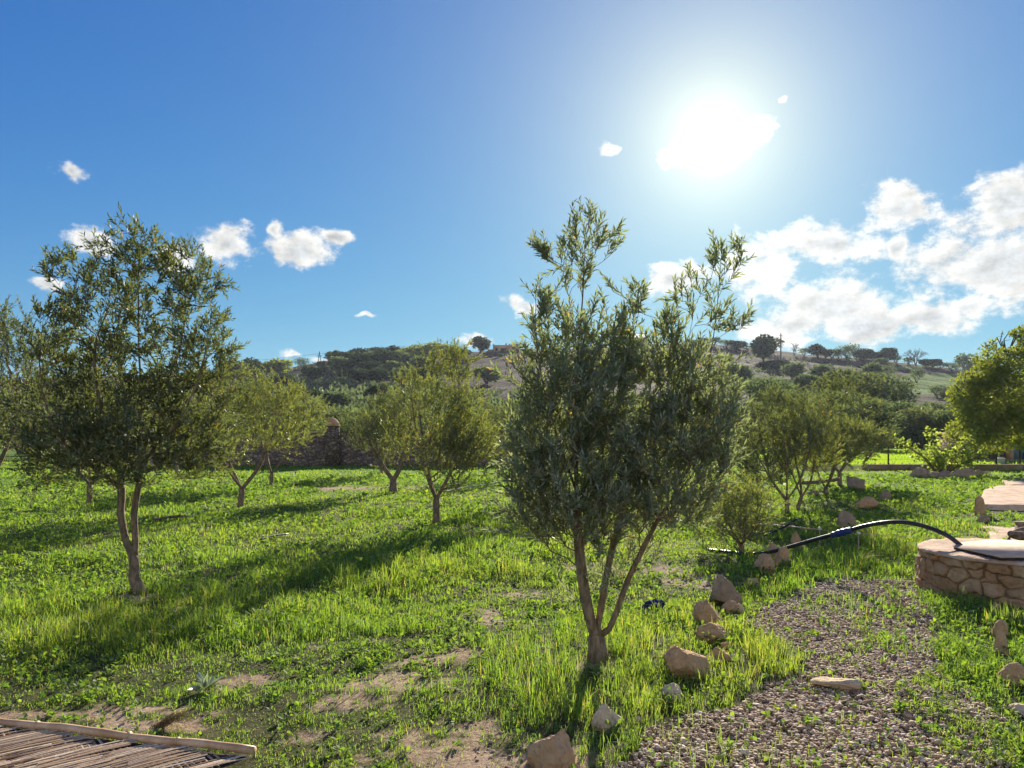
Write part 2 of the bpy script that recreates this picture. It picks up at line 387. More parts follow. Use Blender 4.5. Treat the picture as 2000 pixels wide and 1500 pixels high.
# ground
m, n = mat('ground'); M['ground'] = m
pos = wpos(n)
s1 = n.noise(pos, 1.7, 6, 0.6); s2 = n.noise(pos, 22, 6, 0.7); s3 = n.noise(pos, 90, 3, 0.7); big = n.noise(pos, 0.09, 4, 0.6)
soilc = n.mix(n.ramp(s2, 0.32, 0.68), (0.26, 0.175, 0.105), (0.52, 0.385, 0.26))
soilc = n.mix(n.ramp(s1, 0.45, 0.7, 0, 0.5), soilc, (0.58, 0.44, 0.32))
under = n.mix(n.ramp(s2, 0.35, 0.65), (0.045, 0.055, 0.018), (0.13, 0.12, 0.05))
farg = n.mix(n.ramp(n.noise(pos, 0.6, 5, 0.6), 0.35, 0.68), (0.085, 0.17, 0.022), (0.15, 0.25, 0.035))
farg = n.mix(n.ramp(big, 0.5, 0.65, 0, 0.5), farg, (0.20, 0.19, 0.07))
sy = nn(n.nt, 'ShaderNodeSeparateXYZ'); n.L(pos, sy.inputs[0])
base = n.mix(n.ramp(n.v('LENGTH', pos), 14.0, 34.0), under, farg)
gravc = n.mix(n.ramp(s3, 0.35, 0.7), (0.10, 0.075, 0.052), (0.25, 0.185, 0.13))
c = n.mix(attr(n, 'soil'), base, soilc); c = n.mix(attr(n, 'gravel'), c, gravc)
hh = n.m('ADD', n.m('MULTIPLY', s2, 1.0), n.m('MULTIPLY', s3, 0.35))
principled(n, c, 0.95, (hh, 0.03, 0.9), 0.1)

# hills
m, n = mat('hillside'); M['hill'] = m
pos = wpos(n)
st = n.v('MULTIPLY', pos, (0.012, 0.05, 0.16))
t1 = n.noise(st, 3.2, 5, 0.6, 0.4); t2 = n.noise(pos, 0.045, 5, 0.6); t3 = n.noise(pos, 0.5, 4, 0.7); t4 = n.noise(pos, 2.6, 3, 0.6)
earth = n.mix(n.ramp(t3, 0.3, 0.7), (0.034, 0.025, 0.020), (0.062, 0.046, 0.036))
dry = n.mix(n.ramp(t4, 0.35, 0.65), (0.032, 0.040, 0.018), (0.064, 0.068, 0.034))
c = n.mix(n.ramp(t1, 0.42, 0.60), earth, dry)
c = n.mix(n.ramp(t2, 0.5, 0.68, 0, 0.75), c, (0.040, 0.052, 0.020))
c = n.mix(attr(n, 'plough'), c, n.mix(n.ramp(t4, 0.4, 0.6), (0.040, 0.027, 0.025), (0.058, 0.040, 0.036)))
c = n.mix(attr(n, 'green'), c, n.mix(n.ramp(t3, 0.35, 0.65), (0.12, 0.27, 0.03), (0.20, 0.36, 0.045)))
principled(n, c, 0.95, (n.m('ADD', n.m('MULTIPLY', t3, 1.0), n.m('MULTIPLY', t4, 0.25)), 0.9, 0.8), 0.05)

def stone_mat(name, c1, c2, c3, sc_=1.0, bump=0.035):
    m, n = mat(name); p = objpos(n)
    a = n.noise(p, 5*sc_, 6, 0.65); b = n.noise(p, 26*sc_, 5, 0.7); k = n.noise(p, 2.2*sc_, 3, 0.6)
    c = n.mix(n.ramp(a, 0.35, 0.66), c1, c2); c = n.mix(n.ramp(k, 0.46, 0.66, 0, 0.85), c, c3)
    c = n.mix(n.ramp(b, 0.50, 0.72, 0, 0.7), c, n.mix(0.6, c, (0.06, 0.045, 0.03)))
    c = n.mix(1.0, c, rnd_ramp(n, attr(n, 'rnd'), [(0, (1, 1, 1)), (0.5, (0.8, 0.76, 0.70)), (1.0, (0.16, 0.14, 0.12))]), 'MULTIPLY')
    principled(n, c, 0.92, (n.m('ADD', a, n.m('MULTIPLY', b, 0.45)), bump, 1.0), 0.15); return m
M['stone'] = stone_mat('limestone', (0.54, 0.33, 0.16), (0.70, 0.48, 0.28), (0.55, 0.27, 0.12))
M['stone_pale'] = stone_mat('pale_limestone', (0.68, 0.51, 0.31), (0.84, 0.69, 0.48), (0.64, 0.39, 0.20))
M['stone_grey'] = stone_mat('grey_stone', (0.31, 0.235, 0.155), (0.48, 0.365, 0.24), (0.40, 0.25, 0.135))
M['masonry'] = stone_mat('rubble_masonry', (0.40, 0.26, 0.145), (0.60, 0.42, 0.255), (0.44, 0.25, 0.13), 1.0, 0.012)
M['slab'] = stone_mat('mortar_slab', (0.58, 0.41, 0.265), (0.74, 0.56, 0.395), (0.52, 0.33, 0.20), 1.0, 0.010)

def simple(name, c1, c2, rough=0.6, sc_=8, spec=0.3, bump=0.004, metal=0.0):
    m, n = mat(name); a = n.noise(objpos(n), sc_, 5, 0.6)
    principled(n, n.mix(n.ramp(a, 0.35, 0.65), c1, c2), rough, (a, bump, 0.6), spec, metal); return m
M['pipe'] = simple('black_polyethylene', (0.012, 0.013, 0.018), (0.025, 0.028, 0.04), 0.38, 12, 0.5, 0.001)
M['blue'] = simple('blue_plastic', (0.010, 0.03, 0.16), (0.02, 0.05, 0.22), 0.4, 9, 0.5, 0.001)
M['bluecloth'] = simple('navy_sheet', (0.010, 0.022, 0.085), (0.02, 0.04, 0.14), 0.85, 14, 0.1, 0.01)
M['lid'] = simple('dusty_steel_sheet', (0.54, 0.40, 0.285), (0.70, 0.54, 0.40), 0.9, 9, 0.1, 0.0004)
M['rust'] = simple('dark_steel_edge', (0.03, 0.022, 0.018), (0.06, 0.04, 0.03), 0.7, 20)
M['cane'] = simple('split_cane', (0.48, 0.29, 0.145), (0.74, 0.52, 0.31), 0.5, 6, 0.4, 0.003)
m, n = mat('woven_cane'); M['woven'] = m
rv = attr(n, 'rnd'); st = n.noise(objpos(n), 60, 3, 0.6)
cc_ = rnd_ramp(n, rv, [(0, (0.28, 0.165, 0.085)), (0.3, (0.50, 0.34, 0.195)), (0.7, (0.70, 0.52, 0.33)), (1, (0.88, 0.72, 0.50))])
principled(n, n.mix(n.ramp(st, 0.45, 0.75, 0, 0.4), cc_, (0.18, 0.12, 0.08)), 0.55, (st, 0.002, 0.6), 0.4)
M['wood'] = simple('weathered_wood', (0.10, 0.07, 0.05), (0.27, 0.20, 0.14), 0.85, 14, 0.2, 0.01)
M['wire'] = simple('galvanised_wire', (0.10, 0.10, 0.10), (0.18, 0.18, 0.18), 0.5, 20, 0.4, 0.0, 0.6)
M['post'] = simple('dark_steel_post', (0.025, 0.03, 0.03), (0.06, 0.06, 0.055), 0.6, 10)
M['string'] = simple('jute_string', (0.42, 0.33, 0.20), (0.60, 0.50, 0.34), 0.8, 30)
M['white'] = simple('white_plastic', (0.72, 0.70, 0.66), (0.82, 0.80, 0.76), 0.5, 8)
M['ochre'] = simple('ochre_render', (0.60, 0.36, 0.16), (0.70, 0.44, 0.21), 0.9, 0.6)
M['redbrown'] = simple('red_brown_render', (0.36, 0.15, 0.085), (0.44, 0.20, 0.12), 0.9, 0.6)
M['whitewash'] = simple('whitewash', (0.66, 0.68, 0.70), (0.78, 0.79, 0.80), 0.8, 0.5)
M['dark'] = simple('dark_opening', (0.02, 0.02, 0.02), (0.035, 0.035, 0.035), 0.5, 2)
M['door'] = simple('blue_grey_door', (0.17, 0.24, 0.25), (0.24, 0.31, 0.32), 0.6, 3)
m, n = mat('field_wall_stone'); M['wallstone'] = m
vo = nn(n.nt, 'ShaderNodeTexVoronoi', feature='DISTANCE_TO_EDGE'); n.L(n.v('MULTIPLY', wpos(n), (4.2, 4.2, 7.0)), vo.inputs['Vector']); vo.inputs['Scale'].default_value = 1.0
vc = nn(n.nt, 'ShaderNodeTexVoronoi'); n.L(n.v('MULTIPLY', wpos(n), (4.2, 4.2, 7.0)), vc.inputs['Vector']); vc.inputs['Scale'].default_value = 1.0
sv = nn(n.nt, 'ShaderNodeSeparateXYZ'); n.L(vc.outputs['Color'], sv.inputs[0])
c = rnd_ramp(n, sv.outputs[0], [(0, (0.15, 0.11, 0.085)), (0.5, (0.25, 0.19, 0.14)), (1, (0.36, 0.28, 0.21))])
c = n.mix(n.ramp(vo.outputs[0], 0.02, 0.10, 1, 0), c, (0.12, 0.09, 0.07))
principled(n, c, 0.95, (n.ramp(vo.outputs[0], 0.0, 0.15), 0.05, 1.0), 0.1)

# ------------------------------------------------------------------ ground sheet
def axis(segs):
    out_ = [segs[0][0]]
    for a, b, s in segs:
        k = max(1, int(round((b-a)/s))); out_ += list(np.linspace(a, b, k+1)[1:])
    return np.array(out_)
xs = axis([(-1650,-400,250),(-400,-80,40),(-80,-30,4),(-30,-9,0.35),(-9,7.5,0.055),(7.5,30,0.35),(30,80,4),(80,400,40),(400,1650,250)])
ys = axis([(-300,-20,40),(-20,2.6,1.5),(2.6,10,0.05),(10,20,0.13),(20,40,0.5),(40,80,4),(80,400,40),(400,1580,236)])
X, Y = np.meshgrid(xs, ys, indexing='xy'); nx, ny = len(xs), len(ys)
inn = (np.abs(X) < 60) & (Y > 1.0) & (Y < 70)
Z = np.zeros_like(X); Z[inn] = gz(X[inn], Y[inn])
farr = ~inn & (X > 13.5) & (Y > 36) & (Y < 90); Z[farr] = 0.24
gv = np.zeros_like(X); so = np.zeros_like(X)
a_, b_, *_r = masks(X[inn], Y[inn]); gv[inn] = a_; so[inn] = b_
Z[inn] += (fbm(X[inn]*9, Y[inn]*9, seed=77, oct=3)-0.5)*0.03*(Y[inn] < 12)
i = np.arange(ny-1)[:, None]*nx; j = np.arange(nx-1)[None]
f4 = np.stack([i+j, i+j+1, i+nx+j+1, i+nx+j], -1).reshape(-1, 4)
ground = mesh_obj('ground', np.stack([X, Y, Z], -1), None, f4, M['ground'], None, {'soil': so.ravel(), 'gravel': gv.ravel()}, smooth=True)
tag(ground, kind='structure')

# ------------------------------------------------------------------ hills
RIDGE = [(-3500,0.075),(-1500,0.075),(-600,0.078),(0,0.080),(330,0.081),(430,0.083),(520,0.081),(600,0.089),(640,0.093),(700,0.100),(780,0.100),(860,0.100),(940,0.103),(1000,0.106),(1100,0.1065),(1200,0.110),(1300,0.116),
         (1400,0.1165),(1500,0.111),(1600,0.105),(1700,0.103),(1760,0.099),(1850,0.094),(1900,0.090),(2000,0.085),(2300,0.08),(3500,0.075),(6000,0.07)]
RT = np.array([math.atan2(p-CX, F) for p, _ in RIDGE]); RS = np.array([s for _, s in RIDGE])
DR = 330.0
def hz(x, y):
    x = np.asarray(x, float); y = np.asarray(y, float)
    r = np.hypot(x, y); th = np.arctan2(x, y)
    rz = np.interp(th, RT, RS)
    d0 = 78+14*(fbm(th*4+3, th*0, seed=81)-0.5); dr = DR*(1+0.08*(fbm(th*3, th*0+4, seed=82)-0.5))
    top = rz*dr*np.cos(th)+H
    t = np.clip((r*np.cos(th)*1.0-d0)/(dr-d0), -0.3, 1.6)
    z = top*np.where(t < 1, t*(1.0-0.28*np.sin(np.clip(t, 0, 1)*math.pi)*0.6)+0, 1-0.25*(t-1))
    # terrace steps
    k = np.clip(t, 0, 1); stp = 0.5*np.sin(k*62+3*fbm(th*6, th*0, seed=83)*6)*(k > .03)*(k < .97)
    z = z+0.45*stp+(fbm(x*0.035, y*0.035, seed=84)-0.5)*2.2*np.clip(t, 0, .9)*(1-sstep(t, .85, 1))+(fbm(x*0.3, y*0.3, seed=85)-0.5)*0.5*np.clip(t*6, 0, 1)
    return z-0.15
th = np.linspace(-1.25, 1.25, 620); rr = np.concatenate([np.linspace(66, 150, 70), np.linspace(151, 372, 130), np.linspace(380, 620, 18)])
TH, RR = np.meshgrid(th, rr); RY = RR; HX = RY*np.tan(TH); HY = RY
HZ = hz(HX, HY)
pxh = CX+F*HX/HY; pyh = HOR-F*(HZ-H)/HY
def rectm(a0, a1, d0, d1, s=0.02): return sstep(np.tan(TH), (a0-CX)/F-s*.2, (a0-CX)/F+s*.2)*(1-sstep(np.tan(TH), (a1-CX)/F-s*.2, (a1-CX)/F+s*.2))*sstep(RY, d0-4, d0)*(1-sstep(RY, d1, d1+4))
jag = (fbm(HX*0.05, HY*0.05, seed=88)-0.5)*30
def band(a0, a1, p0, p1):   # patch between two slopes (tangents of elevation), azimuth limits
    e = (HZ-H)/HY; return sstep(HX+jag*.3, (a0-CX)/F*HY-3, (a0-CX)/F*HY+3)*(1-sstep(HX+jag*.3, (a1-CX)/F*HY-3, (a1-CX)/F*HY+3))*sstep(e, (HOR-p1)/F-.001, (HOR-p1)/F+.001)*(1-sstep(e, (HOR-p0)/F-.001, (HOR-p0)/F+.001))
green = np.maximum.reduce([band(1795,1878,706,718), band(1770,1875,730,770)*0.6, band(1700,1790,716,722)*.6, band(540,700,735,748)*.3])
plough = np.maximum.reduce([band(860,1160,694,790)*(RY < 322), band(560,760,748,800)*.7, band(1380,1700,676,712)*.5, band(1720,1880,718,732)*.9])
i = np.arange(len(rr)-1)[:, None]*len(th); j = np.arange(len(th)-1)[None]; nx = len(th)
f4 = np.stack([i+j, i+j+1, i+nx+j+1, i+nx+j], -1).reshape(-1, 4)
hills = mesh_obj('hills', np.stack([HX, HY, HZ], -1), None, f4, M['hill'], None, {'green': green.ravel(), 'plough': plough.ravel()}, smooth=True)
tag(hills, kind='structure')
def h1(x, y): return float(hz(np.array([x]), np.array([y]))[0])
def hill_hit(px, py, lo=80, hi=326):
    """where the hillside is met in the direction of a pixel"""
    ds = np.linspace(lo, hi, 500); z = H-(py-HOR)/F*ds
    g = hz((px-CX)/F*ds, ds); k = np.where(g >= z)[0]
    d = ds[k[0]] if len(k) else hi
    x = (px-CX)/F*d; return x, d, h1(x, d)

# ------------------------------------------------------------------ foliage builders
def leaf_cloud(base, dirv, nor, L, W, rnd, fold=0.25):
    """4-vertex folded leaves; arrays of base, direction, normal, length, width"""
    n = len(base); side = nrm(np.cross(dirv, nor)); nor = np.cross(side, dirv)
    L = np.broadcast_to(L, (n,))[:, None]; W = np.broadcast_to(W, (n,))[:, None]
    tip = base+dirv*L-nor*L*0.08
    mid = base+dirv*L*0.48
    l = mid+side*W*0.5+nor*W*fold; r = mid-side*W*0.5+nor*W*fold
    V = np.stack([base, l, tip, r], 1).reshape(-1, 3)
    k = np.arange(n)[:, None]*4
    f3 = np.concatenate([k+np.array([[0, 2, 1]]), k+np.array([[0, 3, 2]])])
    return V, f3, np.repeat(rnd, 4)

def rot_about(v, ax, ang):
    c, s = np.cos(ang)[:, None], np.sin(ang)[:, None]
    return v*c+np.cross(ax, v)*s+ax*(ax*v).sum(-1, keepdims=True)*(1-c)

def make_olive(root, stems, lobes, ntips, seed, leafL=0.06, leafW=0.014, twigs_per=2.0, leaves=22, twigL=(0.16, 0.34), mat_='olive', trunk_mat='bark',
               rbase=0.07, bare=0, topz=99, topk=1.0, up=0.55, gamma=0.44, sides=9, extra=None, twig_r=0.0022, stub=0, opening=58.0, rise=0.38):
    """stems: list of polylines (local). lobes: (x,y,z,rx,ry,rz,weight)."""
    r = np.random.default_rng(seed)
    nodes = [np.array(stems[0][0], float)]; par = [-1]; chains = []; sdir = [np.array([0, 0, 1.0])]
    def add_chain(start, pts):
        ch = [start]
        for p in pts:
            nodes.append(np.array(p, float)); par.append(ch[-1]); sdir.append(nrm(nodes[-1]-nodes[ch[-1]])); ch.append(len(nodes)-1)
        chains.append(ch); return ch
    def spl(pts, step):
        pts = np.array(pts, float); out_ = []
        for i in range(len(pts)-1):
            p0 = pts[max(i-1, 0)]; p1 = pts[i]; p2 = pts[i+1]; p3 = pts[min(i+2, len(pts)-1)]
            k = max(2, int(np.linalg.norm(p2-p1)/step))
            for t in np.linspace(0, 1, k+1)[(0 if i == 0 else 1):]:
                out_.append(0.5*((2*p1)+(-p0+p2)*t+(2*p0-5*p1+4*p2-p3)*t*t+(-p0+3*p1-3*p2+p3)*t**3))
        return np.array(out_)
    first = True
    for s in stems:
        pts = spl(s, 0.09)
        if first: add_chain(0, pts[1:]); first = False
        else:
            N = np.array(nodes); k = int(np.argmin(np.linalg.norm(N-pts[0], axis=1))); add_chain(k, pts[1:])
    nstem = len(chains)
    # tips
    w_ = np.array([l[6] for l in lobes], float); w_ /= w_.sum(); tips = []
    for _ in range(ntips):
        l = lobes[r.choice(len(lobes), p=w_)]; q = nrm(r.normal(size=3))*r.uniform(0.15, 1)**0.42
        tips.append([l[0]+q[0]*l[3], l[1]+q[1]*l[4], l[2]+q[2]*l[5]])
    tips = np.array(tips); N = np.array(nodes)
    dd = np.min(np.linalg.norm(tips[:, None]-N[None], axis=2), axis=1); tips = tips[np.argsort(dd)]
    tipnodes = []
    for t in tips:
        N = np.array(nodes); v = t-N; dist = np.linalg.norm(v, axis=1)+1e-6
        hor = np.hypot(v[:, 0], v[:, 1]); wrong = np.maximum(0, up*hor-v[:, 2])
        al = 1-(np.array(sdir)*(v/dist[:, None])).sum(1)
        cost = dist*(1+0.35*al)+1.5*wrong
        lowz = N[:, 2] < stems[0][-1][2]*0+0.28; cost = cost+lowz*5
        k = int(np.argmin(cost)); p = nodes[k]; d = dist[k]
        if d < 0.05 or d > 1.1: continue
        c1 = p+sdir[k]*d*0.35+np.array([0, 0, 0.12*d]); kk = max(2, int(d/0.09))
        pts = []
        for s in np.linspace(0, 1, kk+1)[1:]:
            q = (1-s)**2*p+2*s*(1-s)*c1+s*s*t+r.normal(size=3)*0.010*math.sin(s*math.pi); pts.append(q)
        ch = add_chain(k, pts); tipnodes.append(ch[-1])
    Nn = len(nodes); N = np.array(nodes); cnt = np.zeros(Nn)
    for t in tipnodes: cnt[t] += 1
    ends = set(c[-1] for c in chains[:nstem])
    for e in ends: cnt[e] += 1
    for k in range(Nn-1, 0, -1): cnt[par[k]] += cnt[k]
    rad = 0.0028*np.maximum(cnt, 1)**gamma
    rad = rad*rbase/max(rad[0], 1e-6) if rbase else rad
    rad = np.maximum(rad, 0.0022)
    mb = MB()
    for ci, ch in enumerate(chains):
        p = N[ch]; q = rad[ch].copy()
        if ci >= nstem or ci > 0: q[0] = min(q[0], q[1]*1.25)
        if ci == 0:
            hgt = p[:, 2]-p[0, 2]; q = q*(1+0.55*np.exp(-hgt/0.07)); p = p.copy(); p[0, 2] -= 0.10
        big = q.max() > 0.012
        mb.tube(p, q, sides if q.max() > 0.02 else (5 if big else 3), cap=ci < nstem, rough=0.16 if q.max() > 0.02 else 0, seed=seed+ci)
    mb.build('trunk', M[trunk_mat], root, smooth=True)
    # twigs
    cand = np.array([k for ch in chains for k in ch[1:] if (cnt[k] <= 6)])
    end_idx = np.array(tipnodes)
    nt_ = int(len(end_idx)*twigs_per)
    src = np.concatenate([end_idx, r.choice(cand, nt_)])
    B = N[src]; Dv = np.array(sdir)[src]
    spread = np.concatenate([np.full(len(end_idx), 0.25), np.full(nt_, 0.75)])
    rd = nrm(r.normal(size=B.shape)); Dv = nrm(Dv*0.8+rd*spread[:, None]+np.array([0, 0, rise]))
    TL = r.uniform(twigL[0], twigL[1], len(B)); TL = np.where(B[:, 2] > topz, TL*topk, TL)
    keep = np.ones(len(B), bool)
    if bare: keep = r.random(len(B)) > bare*(B[:, 0] > 0.9)
    # twig curve: slight droop / bend
    bend = nrm(r.normal(size=B.shape))*0.16; bend[:, 2] -= 0.05
    crown = MB()
    def tp(t, I): return B[I]+Dv[I]*(TL[I]*t)[:, None]+bend[I]*(TL[I]*t*t)[:, None]
    I = np.arange(len(B)); ring = []
    a1 = nrm(np.cross(Dv, np.array([0.31, 0.2, 0.93]))); a2 = np.cross(Dv, a1)
    for t, rw in ((0.0, 1.0), (0.5, 0.75), (1.0, 0.4)):
        c0 = tp(np.full(len(B), t), I)
        for s in range(3):
            ang = s*2.0944; ring.append(c0+(a1*math.cos(ang)+a2*math.sin(ang))*twig_r*rw)
    TV = np.stack(ring, 1).reshape(-1, 3); k = np.arange(len(B))[:, None]*9
    f4_ = np.concatenate([k+np.array([[a*3+s, a*3+(s+1) % 3, a*3+3+(s+1) % 3, a*3+3+s]]) for a in (0, 1) for s in range(3)])
    crown.add(TV, None, f4_, 0.5)
    nf4 = len(f4_)
    kI = I[keep]
    nl = np.maximum(6, (leaves*TL[kI]/np.mean(twigL)*r.uniform(0.7, 1.2, len(kI)))).astype(int)
    LI = np.repeat(kI, nl); order = np.concatenate([np.arange(q) for q in nl]); tot = np.repeat(nl, nl)
    t = 0.1+0.9*((order//2)*2+1)/np.maximum(tot, 1); t = np.clip(t+r.normal(size=len(t))*0.02, 0.03, 1.03)
    ang = (order//2)*1.5708+(order % 2)*math.pi+r.normal(size=len(t))*0.4
    tang = nrm(Dv[LI]+bend[LI]*(2*t)[:, None])
    perp = nrm(a1[LI]*np.cos(ang)[:, None]+a2[LI]*np.sin(ang)[:, None])
    op = np.radians(opening-0.48*opening*t+r.normal(size=len(t))*13)
    ld = nrm(tang*np.cos(op)[:, None]+perp*np.sin(op)[:, None]+np.array([0, 0, 0.05]))
    nor = nrm(tang-ld*(tang*ld).sum(1, keepdims=True)+r.normal(size=ld.shape)*0.22)
    LL = leafL*r.uniform(0.65, 1.2, len(t)); WW = leafW*r.uniform(0.75, 1.25, len(t))
    tw = r.random(len(B)); rv = np.clip(0.5*tw[LI]+0.5*r.random(len(t)), 0, 0.93)
    rv = np.where(r.random(len(t)) < 0.012, 1.0, rv)
    V, f3, rn = leaf_cloud(tp(t, LI), ld, nor, LL, WW, rv)
    crown.add(V, f3, None, rn)
    V = np.vstack(crown.V); F3 = np.vstack(crown.f3); F4 = np.vstack(crown.f4)
    fm = np.concatenate([np.zeros(len(F3)), np.ones(len(F4))])
    mesh_obj('crown', V, F3, F4, [M[mat_], M['twig']], root, {'rnd': np.concatenate(crown.at)}, False, fm)
    return len(t)

# ------------------------------------------------------------------ the two near olives, shaped by hand
S = 6.1/F        # metres per photo pixel at the nearest tree
mx, my = G(1165, 1305)
def ML(px, py, dy=0.0): # photo pixel -> local metres at that tree's distance
    return [(px-1165)*S, dy, (1305-py)*S]
root = empty('olive_tree', (mx, my, g1z(mx, my)+0.01), 'tall multi-stemmed olive tree in the centre foreground, its thin tops against the glare', 'tree')
stems = [[ML(1168,1305), ML(1166,1262,.01), ML(1172,1215), ML(1188,1130,.03), ML(1205,1060,.05), ML(1218,1020,.06), ML(1232,940,.1), ML(1262,820,.1), ML(1290,700,.05), ML(1300,640,.02)],
         [ML(1163,1262), ML(1150,1215,-.03), ML(1137,1150,-.05), ML(1129,1075,-.05), ML(1126,980,-.05), ML(1122,860,0), ML(1128,720,0), ML(1138,600,.03), ML(1143,500,.03), ML(1150,450,.02)],
         [ML(1180,1262,-.02), ML(1200,1215,-.06), ML(1222,1150,-.08), ML(1250,1085,-.12), ML(1290,1010,-.15), ML(1345,940,-.15)],
         [ML(1218,1020,.06), ML(1275,930,.2), ML(1340,830,.25), ML(1395,720,.2), ML(1410,620,.15), ML(1418,510,.12)],
         [ML(1126,980,-.05), ML(1090,880,-.2), ML(1060,780,-.25), ML(1045,680,-.2), ML(1045,590,-.12)],
         [ML(1126,1000,-.05), ML(1075,930,.2), ML(1035,850,.3), ML(1030,760,.3)],
         [ML(1232,940,.1), ML(1215,830,.3), ML(1205,720,.4), ML(1195,600,.35)],
         [ML(1290,1010,-.15), ML(1340,900,-.3), ML(1370,800,-.3), ML(1385,740,-.25)],
         [ML(1262,820,.1), ML(1330,700,-.1), ML(1350,620,-.1), ML(1345,570,-.1)]]
def LB(px, py, rx, ry, w_, dy=0.0, ry3=None):
    if py < 640: py += 34; rx *= .82; ry *= .80; w_ *= .95
    q = ML(px, py, dy); return (q[0], q[1], q[2], rx*S, ry3 if ry3 else rx*S*0.9, ry*S, w_)
lobes = [LB(1145,450,56,50,2.2), LB(1080,480,40,34,1.0), LB(1185,480,34,30,.9), LB(1120,530,46,46,1.6), LB(1062,590,32,45,.9), LB(1130,620,60,55,1.7), LB(1060,650,36,28,.7), LB(1205,560,25,30,.55), LB(1250,580,28,35,.8),
         LB(1310,570,34,38,.8), LB(1225,636,34,50,.8), LB(1310,636,30,50,.8), LB(1390,545,28,36,.7), LB(1418,500,36,34,1.1), LB(1445,620,16,18,.3), LB(1400,650,28,30,.5), LB(1150,712,95,45,4.2),
         LB(1290,735,95,45,4), LB(1090,760,90,80,6), LB(1240,800,120,90,9), LB(1360,790,75,80,5), LB(1080,880,85,80,6), LB(1190,900,110,80,8), LB(1330,880,95,80,6), LB(1060,970,70,60,3.2), LB(1100,1010,60,50,2.2),
         LB(1230,970,70,50,3), LB(1350,955,95,50,3.2), LB(1395,900,50,60,1.4), LB(1300,1010,60,30,.8), LB(1140,1060,30,40,.5), LB(1175,1150,26,45,.7), LB(1040,1040,40,25,.6), LB(1250,1060,22,22,.25),LB(1135,1165,24,40,.7), LB(1245,1120,24,30,.5)]
# crown pieces deeper than they are wide read as volume
lobes += [LB(1130,1030,65,45,5,-.2), LB(1205,1020,60,40,3.6,-.25), LB(1050,1040,55,45,4.4,-.1), LB(1275,1005,60,45,3.4,-.2), LB(1150,1075,50,30,2,-.15), LB(1085,1070,45,25,1.6,.1), LB(1330,1030,60,40,2,.1), LB(1240,1060,40,30,.9,.2), LB(1215,1110,22,30,.3), LB(1110,950,90,75,6,-.25), LB(1200,870,110,80,6,-.3), LB(1290,930,90,70,5,-.2), LB(1180,1000,60,35,2.5,-.2), LB(1060,1000,60,50,2.5,.0), LB(1130,820,100,80,5,-.3), LB(1350,880,90,80,5,-.1),
          LB(1395,940,40,50,1.2,.1), LB(1090,710,50,50,2.2), LB(1240,750,90,45,3,.2), LB(1040,890,55,70,3), LB(1030,960,45,60,2), LB(1385,850,50,70,2), LB(1370,1000,60,35,1.2), LB(1085,1040,60,30,1.2)]
lobes = [(a, b, c, d, max(e, 0.22) if c > 1.9 else max(e, 0.42), f, g_) for (a, b, c, d, e, f, g_) in lobes]
nA = make_olive(root, stems, lobes, 1400, 5, leafL=0.070, leafW=0.0165, twigs_per=1.45, leaves=15, twigL=(0.13, 0.28), topz=2.55, topk=.7, rbase=0.066, gamma=0.66, mat_='olive_grey', opening=44.0, rise=.75, up=0.75, sides=12)

S2 = 8.77/F
bx, by = G(265, 1165)
def BL(px, py, dy=0.0): return [(px-265)*S2, dy, (1165-py)*S2]
def BB(px, py, rx, ry, w_, dy=0.0): q = BL(px, py, dy); return (q[0], q[1], q[2], rx*S2, max(rx*S2*0.9, .35), ry*S2, w_)
root = empty('olive_tree', (bx, by, g1z(bx, by)), 'large dark olive tree with a forked crooked trunk and broad crown at the left', 'tree', 'olive trees in the grass')
stems = [[BL(276,1165), BL(262,1135), BL(262,1100), BL(248,1062,-.02), BL(238,1010,-.03), BL(240,960,-.03), BL(225,900,-.05), BL(205,800,-.1), BL(195,690,-.1), BL(215,600,0)],
         [BL(262,1100), BL(262,1060,.03), BL(259,1010,.04), BL(268,945,.05), BL(275,880,.1), BL(300,780,.2), BL(330,690,.25), BL(350,600,.25), BL(375,530,.25)],
         [BL(236,960,-.03), BL(245,900,.2), BL(252,800,.3), BL(255,690,.2), BL(262,560,.1), BL(265,480,.1)],
         [BL(236,960), BL(195,910,-.2), BL(140,850,-.3), BL(110,740,-.3), BL(110,640,-.25)],
         [BL(263,940), BL(310,890,-.2), BL(370,830,-.3), BL(405,740,-.2), BL(420,660,-.2)]]
lobes = [BB(262,470,36,32,1.2), BB(225,520,60,40,2.2), BB(300,520,50,40,2), BB(370,515,28,26,.7), BB(385,560,45,40,1.7), BB(135,540,40,38,1.3), BB(190,600,90,60,5), BB(300,610,100,60,6), BB(110,620,45,40,1.8),
         BB(410,640,50,50,2.4), BB(150,690,90,60,5), BB(280,710,110,70,7), BB(400,710,60,60,3.5), BB(450,700,30,30,.8), BB(100,700,40,40,1.5), BB(130,790,90,70,5), BB(250,810,120,70,7), BB(370,800,90,70,5.5),
         BB(140,880,80,50,3.6), BB(250,890,110,45,5), BB(360,880,80,45,3.5), BB(200,930,70,35,2.6), BB(310,930,70,30,2.4), BB(120,930,60,35,2.0), BB(390,900,60,35,2), BB(250,900,90,50,4,-.4), BB(180,860,90,60,4,-.4), BB(320,850,90,60,4,-.4), BB(260,950,50,20,1,-.3)]
nB = make_olive(root, stems, lobes, 1150, 7, leafL=0.074, leafW=0.020, twigs_per=1.7, leaves=14, twigL=(0.15, 0.32), topz=2.6, topk=.7, rbase=0.060, gamma=0.62, opening=50.0, rise=.5, up=0.6, sides=12)

